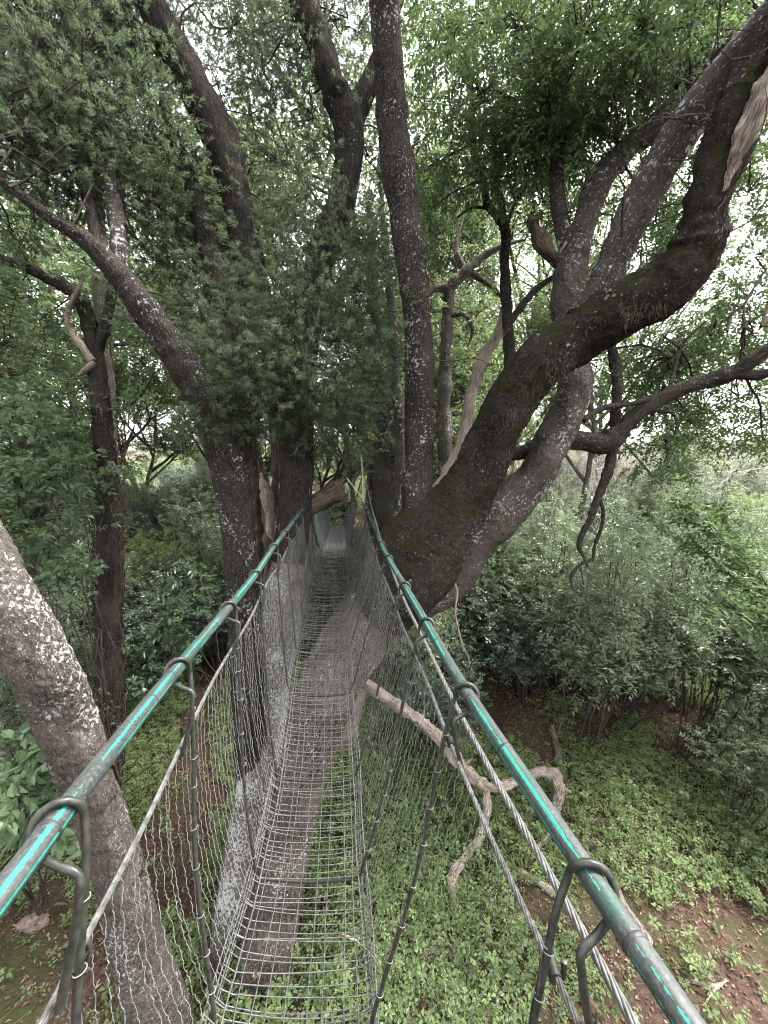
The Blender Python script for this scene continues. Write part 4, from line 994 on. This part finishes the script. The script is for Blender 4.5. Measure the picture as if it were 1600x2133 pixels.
near_spots = [(3.9, 6.9, 0, 1.25), (4.9, 7.4, 0, 1.2), (3.2, 8.0, 2, 1.0), (5.8, 6.6, 0, 1.1), (6.6, 7.6, 0, 1.3), (4.4, 8.6, 0, 1.3), (5.6, 8.8, 1, 1.3), (7.0, 6.0, 0, 1.0), (7.9, 7.0, 1, 1.2), (2.4, 9.6, 0, 1.25), (1.5, 8.8, 2, 1.0), (.7, 8.2, 0, 1.0), (1.3, 10.4, 0, 1.3), (3.4, 10.2, 1, 1.35), (4.8, 10.6, 0, 1.4), (6.4, 10.0, 1, 1.4), (8.0, 9.0, 0, 1.4), (.9, 6.6, 2, .75), (5.4, 5.2, 0, .6), (6.4, 4.9, 0, .7), (7.2, 4.6, 1, .6), (.2, 9.8, 2, 1.0)]
for x, y, i, s in near_spots: put_shrub(x, y, i, s, False)
n = 0
while n < 70:
    y = 10.5 + 15 * rng.random() ** 1.1; x = rng.uniform(.0, 1.05) * y
    if x < .3: continue
    put_shrub(x, y, int(rng.choice([0, 1, 1, 0, 2])), rng.uniform(.95, 1.5), False); n += 1
left_spots = [(-2.6, 9.8, 2, .95), (-3.4, 10.4, 0, 1.2), (-4.4, 9.6, 2, 1.1), (-5.4, 9.2, 2, 1.2), (-6.6, 8.8, 0, 1.2), (-3.0, 11.5, 1, 1.2), (-4.8, 11.2, 0, 1.3), (-6.4, 10.8, 1, 1.4), (-8, 9.6, 2, 1.3), (-7.4, 7.2, 2, 1.0), (-6.3, 6.6, 0, .9), (-2.2, 11.6, 0, 1.2), (-1.4, 10.6, 2, 1.0), (-.6, 11.4, 0, 1.2), (-8.6, 6.2, 2, 1.1), (-5.6, 6.0, 2, .7), (-5.0, 5.0, 2, .6), (-5.9, 4.4, 1, .6), (-1.6, 12.6, 1, 1.3), (-3.8, 13.0, 1, 1.5), (-5.6, 13.2, 0, 1.5), (-7.6, 12.4, 1, 1.5), (-9.6, 12.6, 2, 1.5)]
for x, y, i, s in left_spots: put_shrub(x, y, i, s, True)
for k in range(30):
    y = rng.uniform(13.5, 24); x = -rng.uniform(.02, 1.0) * y
    put_shrub(x, y, int(rng.integers(0, 3)), rng.uniform(1.1, 1.6), True)

# hillside trees across the valley
LH = ['fresh green rounded bushy tree on the wooded slopes beyond the clearing', 'pale grey-green rounded bushy tree on the wooded slopes beyond the clearing', 'dark green rounded bushy tree on the wooded slopes beyond the clearing']
HT = {}
def hill_tree(i, at):
    root = thing('hillside_tree', LH[i], 'tree', at, 'bushy trees on the slopes')
    out, tips = [], []
    for p, d, L, r in multistem(5, .5, 2.0, .06): grow(p, d, L, r, 2, out, tips, (2, 4), (25, 55), .2, .15, .35, .6)
    aw, al = Acc(), Acc()
    PPs = np.array([q for q, r in out]); RR = np.array([r for q, r in out]); tubes(aw, PPs, RR, 5)
    m = 26; cs = rdir(m) * (rng.random((m, 1)) ** .5) * [1.75, 1.75, 1.25]; cs[:, 2] = np.abs(cs[:, 2]) * 1.15 + 1.15
    for c in cs:
        n = (150, 120, 150)[i]; R_ = rng.uniform(.42, .78); d = rdir(n); d[:, 2] = np.where(d[:, 2] < -.25, -d[:, 2], d[:, 2])
        q = c + d * R_ * rng.uniform(.55, 1.08, (n, 1)) * [1.1, 1.1, .85]
        vb = rng.random()
        leaves(al, q, rdir(n) + d * .6 - [0, 0, .2], d + rdir(n) * .5, rng.uniform(.09, .19, n), rng.uniform(.05, .095, n), 1, np.clip(vb * .7 + rng.random(n) * .35, 0, 1))
        k = 5; st = np.array([0, 0, .8]) + rng.normal(size=3) * .2; t = np.linspace(0, 1, 5)[None, :, None]
        e = c + rdir(k) * R_ * 1.1; tubes(al, st * (1 - t) + e[:, None] * t + rng.normal(size=(k, 5, 3)) * .08, .008, 3, 0)
    for o in (aw.build('trunk', M['bark_far']), al.build('crown', [M['twig_pale'] if i == 1 else M['twig'], M[('hill_a', 'hill_b', 'shrub_c')[i]]])): o.parent = root
    return root
n = 0
while n < 270:
    y = 17 + 66 * rng.random() ** .85; x = rng.uniform(-.8, 1.08) * y
    if x < -2 and y > 60 and rng.random() < .5: continue
    i = int(rng.choice(3, p=[.6, .22, .18] if y < 45 else [.46, .4, .14])); at = gpt(x, y); s = rng.uniform(.65, 1.35)
    if i not in HT: HT[i] = hill_tree(i, at)
    else: dup(HT[i], at, rng.uniform(0, 6.28), s)
    n += 1
# leafless grey shrubs among them
bare = None
for k in range(24):
    y = rng.uniform(18, 46); x = rng.uniform(.42, .95) * y
    if k < 8: x, y = [(8.2, 17.5), (9.4, 19), (7.2, 19.5), (10.6, 18.2), (9.0, 22), (12, 22), (14.5, 23), (6.4, 16.5)][k]
    at = gpt(x, y)
    if bare is None:
        bare = plant('bare_shrub', 'leafless grey shrub of tangled pale twigs on the slope across the valley', 'shrub', 'leafless shrubs on the slope', multistem(9, .9, 1.5, .036), M['twig_pale'], None, 3, 0, 0, (0, 0), at, trunkname='stem', kids=(3, 4), ang=(25, 65), up=.1, wob=.24, start=.25, shrink=.66)
        bare.scale = (1.5,) * 3
    else: dup(bare, at, rng.uniform(0, 6.28), rng.uniform(1.5, 2.4))

# --- sapling arching in from the right edge
sp = thing('sapling', 'thin arching sapling with rows of dark leaves, leaning in from the right over the thicket', 'sapling', gpt(5.6, 4.6))
a = Acc()
sap = [[(1760, 1420, 4.4, 4), (1640, 1310, 4.3, 3), (1560, 1230, 4.3, 2.4), (1490, 1170, 4.3, 1.8), (1430, 1110, 4.3, 1)], [(1640, 1310, 4.3, 2.4), (1580, 1190, 4.4, 1.8), (1530, 1120, 4.5, 1.4), (1500, 1050, 4.5, .8)], [(1700, 1360, 4.4, 2.4), (1600, 1290, 4.2, 1.8), (1500, 1260, 4.1, 1.4), (1440, 1250, 4.1, .8)], [(1600, 1270, 4.3, 1.8), (1545, 1160, 4.3, 2), (1470, 1090, 4.2, 1.5), (1420, 1040, 4.2, 1)]]
b0 = gpt(5.6, 4.6); p, r = TR(sap[0])
tube(a, np.vstack([b0 - [0, 0, .1], (b0 + p[0]) / 2 + [.1, 0, .3], p]), np.concatenate([[.04, .034], r]), 7, .06, .15)
for s in sap[1:]: limb(a, s, 6, .06, 95)
part(a, 'stem', M['bark_brown'], sp)
a = Acc()
for s in sap:
    p = hermite(TR(s)[0], 60)[12:]; T = nrm(np.gradient(p, axis=0))
    k = rng.integers(0, len(p), 90); q = p[k]
    sprays(a, q, T[k] * .5 + rdir(90) * .8 + [-.3, 0, .0], rng.uniform(.15, .42, 90), 9, .085, .036, 1, 0, .0014, (50, 75), .8, .15)
part(a, 'foliage', [M['twig'], M['canopy']], sp)

# --- broad-leaved shrubs close by on the left
def bigleaf(name, label, base, blobs, lL, lW, mat, hexa=True):
    r0 = thing(name, label, 'shrub', base)
    a = Acc(); w = Acc()
    for x, y, d, r, n in blobs:
        q, dr, c, subs = clumps(x, y, d, r, n, 5, .25)
        connect(w, base - np.array([0, 0, .08]), c[None], 0, .016, .006, .06); connect(w, c, subs, 0, .006, .003, .1)
        sprays(a, q, dr + [0, 0, .1], rng.uniform(.1, .24, n), 6, lL, lW, 0, None, 0, (40, 80), .9, .2, hexa)
    part(w, 'stem', M['twig'], r0); part(a, 'foliage', mat, r0)
bigleaf('broad_leaved_shrub', 'shrub with large dull green leaves at the left edge, behind the lichen-speckled trunk', gpt(-4.1, 3.9), [(30, 1650, 3.9, 50, 26), (90, 1700, 4.1, 45, 24), (20, 1560, 4.2, 60, 30), (-60, 1640, 3.8, 70, 30), (90, 1590, 4.4, 40, 16)], .17, .105, M['under'])
bigleaf('broad_leaved_shrub', 'tall leafy shrub with big oval leaves in front of the vine-clad trunk', gpt(-4.6, 6.0), [(60, 930, 6.0, 80, 60), (140, 1000, 6.0, 70, 46), (40, 1050, 5.9, 80, 60), (120, 1120, 6.0, 70, 46), (70, 1190, 5.9, 70, 50), (240, 1000, 6.4, 40, 18), (30, 860, 6.2, 80, 50), (110, 880, 6.3, 50, 28), (150, 1210, 6.0, 50, 26), (-50, 1000, 5.9, 90, 46), (160, 910, 6.2, 40, 18)], .125, .072, M['under'])
bigleaf('broad_leaved_shrub', 'young shrub with rosettes of pale-edged leaves between the footpath and the forked trunk', gpt(-3.2, 8.0), [(330, 1290, 8.1, 50, 40), (300, 1370, 8.0, 55, 44), (360, 1360, 8.0, 40, 30), (400, 1220, 8.6, 50, 36), (290, 1440, 7.9, 40, 28)], .15, .06, M['under'])

# ---------------------------------------------------------------- things lying on the clearing
def ground_at(x, y):
    """point of the clearing seen at photo position (x, y)"""
    lo, hi = .5, 30.0
    for _ in range(40):
        m = (lo + hi) / 2; q = P(x, y, m)
        if q[2] > float(height(np.array([q[0]]), np.array([q[1]]))[0]): lo = m
        else: hi = m
    return P(x, y, lo), lo
def lie(name, label, cat, rows, mat, seg=14, seed=0, lump=.3, lift=.6, extra=()):
    q, d = ground_at(rows[0][0], rows[0][1]); root = thing(name, label, cat, q)
    a = Acc()
    for rws in (rows,) + tuple(extra):
        pts, rad = [], []
        for x, y, rpx in rws:
            q, d = ground_at(x, y); r = rpx / F * d; pts.append(q + [0, 0, r * lift]); rad.append(r)
        tube(a, pts, rad, seg, max(.03, np.mean(rad) * .5), lump, .006, seed, furrow=.008)
    part(a, 'branch_wood', mat, root); return root
# the big bleached branch: propped against the trunk, forked, resting on the ground
q, dg = ground_at(945, 1905)
lg = thing('fallen_branch', 'big bleached fallen branch, forked, propped from the trunk down into the clearing', 'fallen branch', q)
a = Acc()
def onto(x, y, r, z):
    """photo position at a given height above the clearing"""
    lo, hi = .5, 30.0
    for _ in range(40):
        m = (lo + hi) / 2; q = P(x, y, m)
        if q[2] > float(height(np.array([q[0]]), np.array([q[1]]))[0]) + z: lo = m
        else: hi = m
    return x, y, lo, r * .7
main = [onto(735, 1405, 16, 1.9), onto(800, 1450, 17, 1.65), onto(870, 1500, 17, 1.35), onto(930, 1555, 18, 1.0), onto(975, 1615, 19, .72), onto(1020, 1640, 19, .62), onto(1080, 1628, 17, .62), onto(1130, 1608, 17, .62), onto(1156, 1618, 19, .58), onto(1168, 1640, 17, .5), onto(1163, 1680, 14, .36), onto(1146, 1730, 13, .18), onto(1115, 1772, 10, .05), onto(1090, 1795, 6, .02)]
main = [(x + rng.uniform(-4, 4), y + rng.uniform(-4, 4), d, r * rng.uniform(.88, 1.14)) for x, y, d, r in main]
limb(a, main, 20, .025, 101, .34, .014, .02)
for x, y, z, dx, dy in ((875, 1505, 1.3, 10, -26), (1080, 1628, .62, 14, 22), (960, 1600, .8, 22, -18), (1166, 1640, .5, 24, 10)):
    limb(a, [onto(x, y, 8, z), onto(x + dx * .6, y + dy * .6, 6, z + .03), onto(x + dx, y + dy, 3, z + .06)], 8, .02, 110 + dx, .3, .008, .01)
limb(a, [onto(1012, 1640, 13, .62), onto(1014, 1690, 14, .5), onto(998, 1745, 14, .36), onto(965, 1790, 16, .26), onto(942, 1825, 17, .18), onto(942, 1870, 13, .1), onto(948, 1915, 7, .04)], 18, .03, 102, .3, .01, .014)
part(a, 'branch_wood', M['bark_dead'], lg)
lie('fallen_branch', 'twisted brown root-like branch lying on the soil beyond the right handrail', 'fallen branch', [(1225, 1800, 4), (1262, 1812, 6), (1282, 1850, 7), (1300, 1890, 8), (1330, 1935, 9), (1350, 1965, 9), (1338, 1985, 7), (1310, 1970, 6), (1285, 1955, 5)], M['bark_dead'], 10, 103, extra=([(1282, 1850, 4), (1295, 1800, 4), (1280, 1770, 3), (1265, 1745, 2)], [(1340, 1975, 4), (1352, 1995, 4), (1357, 2010, 3)], [(1290, 1850, 3), (1345, 1815, 3), (1398, 1780, 2)]))
lie('fallen_branch', 'dark straight fallen branch low beside the right net', 'fallen branch', [(1165, 2010, 9), (1200, 2060, 11), (1240, 2120, 13), (1280, 2180, 14)], M['bark_rot'], 12, 104)
lie('fallen_branch', 'yellowish stick lying behind the thick right cable', 'fallen branch', [(1045, 1795, 5), (1090, 1825, 7), (1135, 1850, 8), (1175, 1880, 8)], M['bark_dead'], 10, 105)
lie('fallen_branch', 'thin forked stick on bare soil at lower right', 'fallen branch', [(1440, 2045, 3), (1475, 2055, 4), (1505, 2052, 4), (1515, 2040, 2)], M['bark_dead'], 8, 106, extra=([(1500, 2052, 3), (1480, 2075, 3), (1466, 2095, 2)],))
lie('fallen_branch', 'brown fallen branch half hidden in herbs below the right net', 'fallen branch', [(930, 1990, 9), (960, 2025, 12), (1010, 2045, 11), (1070, 2030, 8)], M['bark_rot'], 12, 107)
lie('fallen_branch', 'brown curved branch among dark shrubs at the end of the footpath', 'fallen branch', [(1150, 1515, 4), (1160, 1560, 6), (1165, 1595, 7), (1168, 1605, 5)], M['bark_dead'], 10, 108)
lie('fallen_branch', 'grey fallen log across the footpath behind the leaning trunk', 'fallen branch', [(215, 1545, 6), (240, 1525, 9), (270, 1512, 8), (300, 1500, 5)], M['bark_rot'], 12, 109)
rk, d = ground_at(70, 1925)
r0 = thing('rock', 'rough pinkish rock on the bare soil at lower left', 'rock', rk)
a = Acc()
u_, v_ = np.meshgrid(np.linspace(0, 2 * math.pi, 28, endpoint=False), np.linspace(.02, math.pi - .02, 16))
S = np.stack([np.cos(u_) * np.sin(v_), np.sin(u_) * np.sin(v_), np.cos(v_)], -1).reshape(-1, 3)
S = S * (1 + .3 * vnoise(S, 1.6, 61) + .16 * vnoise(S, 4, 62))[:, None] * [.15, .11, .07]
i = np.arange(15)[:, None] * 28; j = np.arange(28)[None]; k = (j + 1) % 28
a.add(S + rk + [0, 0, .03], np.stack([i + j, i + 28 + j, i + 28 + k, i + k], -1).reshape(-1, 4), 0, S * 1.0, smooth=False)
part(a, 'rock_body', M['rock'], r0)

# small things caught on the deck
q = P(530, 2020, 1.29); tl = thing('dry_leaf', 'curled reddish dry leaf dangling from the wire deck', 'leaf', q)
a = Acc(); leaves(a, np.array([q, q + [.004, 0, -.004]]), np.array([[.3, -.1, -1.], [-.2, .2, -.9]]), np.array([[0, -1., .3], [.4, -1, 0]]), [.05, .038], [.02, .016], 0, np.array([.8, .5]), True, .3, .4); part(a, 'blade', M['litter'], tl)
a = Acc(); tube(a, [q, q + [-.004, 0, .03], q + [-.012, .004, .055]], [.001, .001, .0008], 5); part(a, 'stalk', M['litter'], tl)
q = P(745, 1975, 1.5); tw = thing('pale_twig', 'small pale forked twig stuck in the right edge of the wire deck', 'twig', q)
a = Acc(); limb(a, [(712, 1945, 1.5, 2), (722, 1950, 1.5, 2.6), (745, 1962, 1.5, 2.6), (770, 1985, 1.5, 2.4), (800, 2030, 1.52, 1.6)], 6, .01, 151, .3)
limb(a, [(722, 1950, 1.5, 2), (718, 1962, 1.5, 1.6), (712, 1970, 1.5, 1)], 6, .01, 152); part(a, 'twig_wood', M['bark_dead'], tw)

# ---------------------------------------------------------------- herbs and leaf litter
def scatter(n, x0, x1, y0, y1, thr, soft=.25):
    x = rng.uniform(x0, x1, n); y = rng.uniform(y0, y1, n); m = herbmask(x, y)
    keep = rng.random(n) < np.clip((m - thr) / soft + .5, .04, 1)
    x, y, m = x[keep], y[keep], m[keep]; return x, y, height(x, y), m
a = Acc()
x, y, z, m = scatter(56000, -9.5, 11, 1.2, 14, .0)
n = len(x); H = rng.uniform(.05, .2, n) * (1 + .8 * np.clip(m, 0, 1)) * np.where(rng.random(n) < .08, 1.9, 1)
top = np.stack([x, y, z + H], -1); lean = rng.normal(size=(n, 3)) * [.05, .05, 0]
for lev, f in ((0, .55), (1, 1.0)):
    k = 5; ph = rng.uniform(0, 6.28, (n, 1)) + np.arange(k)[None] * 2 * math.pi / k + rng.normal(0, .3, (n, k))
    c = np.stack([x, y, z + H * f], -1) + lean * f
    ax = np.stack([np.cos(ph), np.sin(ph), rng.uniform(-.15, .45, (n, k))], -1)
    nn = np.stack([rng.normal(0, .3, (n, k)), rng.normal(0, .3, (n, k)), np.ones((n, k))], -1)
    vv = np.clip(rng.random(n)[:, None] * .6 + .4 * rng.random((n, k)), 0, 1)
    sz = (.022 + .05 * rng.random((n, 1)) ** 2) * rng.uniform(.7, 1.2, (n, k))
    leaves(a, (np.repeat(c[:, None], k, 1) + ax * .012).reshape(-1, 3), ax.reshape(-1, 3), nn.reshape(-1, 3), sz.ravel(), sz.ravel() * .62, 0, vv.ravel(), hexa=False)
kind(a.build('herb_leaves', M['herb']), 'stuff')
# taller soft herbs just under the bridge
a = Acc()
n = 900; x = rng.normal(.35, .95, n); y = rng.uniform(2.4, 6.2, n); z = height(x, y)
dd = nrm(rng.normal(size=(n, 3)) * [.35, .35, 0] + [0, 0, 1.])
sprays(a, np.stack([x, y, z], -1), dd, rng.uniform(.25, .75, n), 12, .062, .034, 0, None, 0, (55, 85), .3, .1)
x, y, z, m = scatter(6500, -8, 9, 1.6, 11, .22); k = len(x)
sprays(a, np.stack([x, y, z], -1), rng.normal(size=(k, 3)) * [.35, .35, 0] + [0, 0, 1.], rng.uniform(.12, .5, k), 10, .055, .028, 0, None, 0, (50, 85), .3, .1)
kind(a.build('tall_herb_leaves', M['herb']), 'stuff')
a = Acc()
n = 60000; x = rng.uniform(-9, 10, n); y = rng.uniform(1.2, 13, n); z = height(x, y) + rng.uniform(.004, .03, n)
ax = rng.normal(size=(n, 3)) * [1, 1, .25]; nn = rng.normal(size=(n, 3)) * [.35, .35, .1] + [0, 0, 1]
leaves(a, np.stack([x, y, z], -1), ax, nn, rng.uniform(.025, .07, n), rng.uniform(.014, .032, n), 0, rng.random(n), curl=.25)
n = 4200; x = rng.uniform(-8, 9, n); y = rng.uniform(1.5, 12, n); ph = rng.uniform(0, 6.28, n); L = rng.uniform(.06, .3, n)
q = np.stack([x, y, height(x, y) + .02], -1); t = np.linspace(-.5, .5, 4)
pp = q[:, None] + np.stack([np.cos(ph), np.sin(ph), rng.normal(0, .12, n)], -1)[:, None] * (L[:, None] * t)[..., None] + rng.normal(size=(n, 4, 3)) * .012
tubes(a, pp, rng.uniform(.0015, .004, n), 3, 0, .5)
kind(a.build('leaf_litter', M['litter']), 'stuff')
# grass blades between the herbs
a = Acc(); x, y, z, m = scatter(5200, -8.5, 9.5, 1.5, 11, .1); n = len(x); k = 7
b0 = np.repeat(np.stack([x, y, z], -1)[:, None], k, 1) + rng.normal(size=(n, k, 3)) * [.03, .03, 0]
leaves(a, b0.reshape(-1, 3), (rng.normal(size=(n * k, 3)) * [.5, .5, .1] + [0, 0, 1]), rdir(n * k), rng.uniform(.07, .24, n * k), rng.uniform(.004, .009, n * k), 0, np.repeat(rng.random(n), k), curl=.3, fold=.1)
kind(a.build('grass', M['grass']), 'stuff')

# ---------------------------------------------------------------- light, sky, camera
EL, AZ = math.radians(62), math.radians(70)
w = bpy.data.worlds.new('World'); bpy.context.scene.world = w; w.use_nodes = True
nt = w.node_tree; nt.nodes.clear()
sky = nt.nodes.new('ShaderNodeTexSky'); sky.sky_type = 'NISHITA'; sky.sun_disc = False
sky.sun_elevation = EL; sky.sun_rotation = AZ; sky.air_density = 1.0; sky.dust_density = 4.0
hs = nt.nodes.new('ShaderNodeHueSaturation'); hs.inputs['Saturation'].default_value = .14
bg = nt.nodes.new('ShaderNodeBackground'); bg.inputs['Strength'].default_value = .15
wo = nt.nodes.new('ShaderNodeOutputWorld')
nt.links.new(sky.outputs[0], hs.inputs['Color']); nt.links.new(hs.outputs[0], bg.inputs['Color']); nt.links.new(bg.outputs[0], wo.inputs['Surface'])
sl = bpy.data.lights.new('sun', 'SUN'); sl.energy = 1.5; sl.angle = math.radians(12); sl.color = (1, .97, .92)
so = bpy.data.objects.new('sun', sl); C.objects.link(so)
dv = Vector((math.sin(AZ) * math.cos(EL), math.cos(AZ) * math.cos(EL), math.sin(EL)))
so.rotation_euler = (-dv).to_track_quat('-Z', 'Y').to_euler(); so.location = dv * 60
cd = bpy.data.cameras.new('camera'); co = bpy.data.objects.new('camera', cd); C.objects.link(co)
cd.sensor_fit = 'HORIZONTAL'; cd.sensor_width = 36; cd.lens = 36 * F / 1600
cd.clip_start = .02; cd.clip_end = 2000
co.location = (0, 0, HC); co.rotation_euler = (math.radians(90) - PH, 0, 0)
sc = bpy.context.scene; sc.camera = co
sc.view_settings.view_transform = 'Standard'; sc.view_settings.look = 'None'; sc.view_settings.exposure = 3.25; sc.view_settings.gamma = 1
sc.render.engine = 'CYCLES'
cy = sc.cycles; cy.max_bounces = 6; cy.diffuse_bounces = 4; cy.glossy_bounces = 2; cy.transmission_bounces = 4; cy.transparent_max_bounces = 4
cy.use_denoising = True; cy.caustics_reflective = False; cy.caustics_refractive = False
cy.filter_width = 1.1
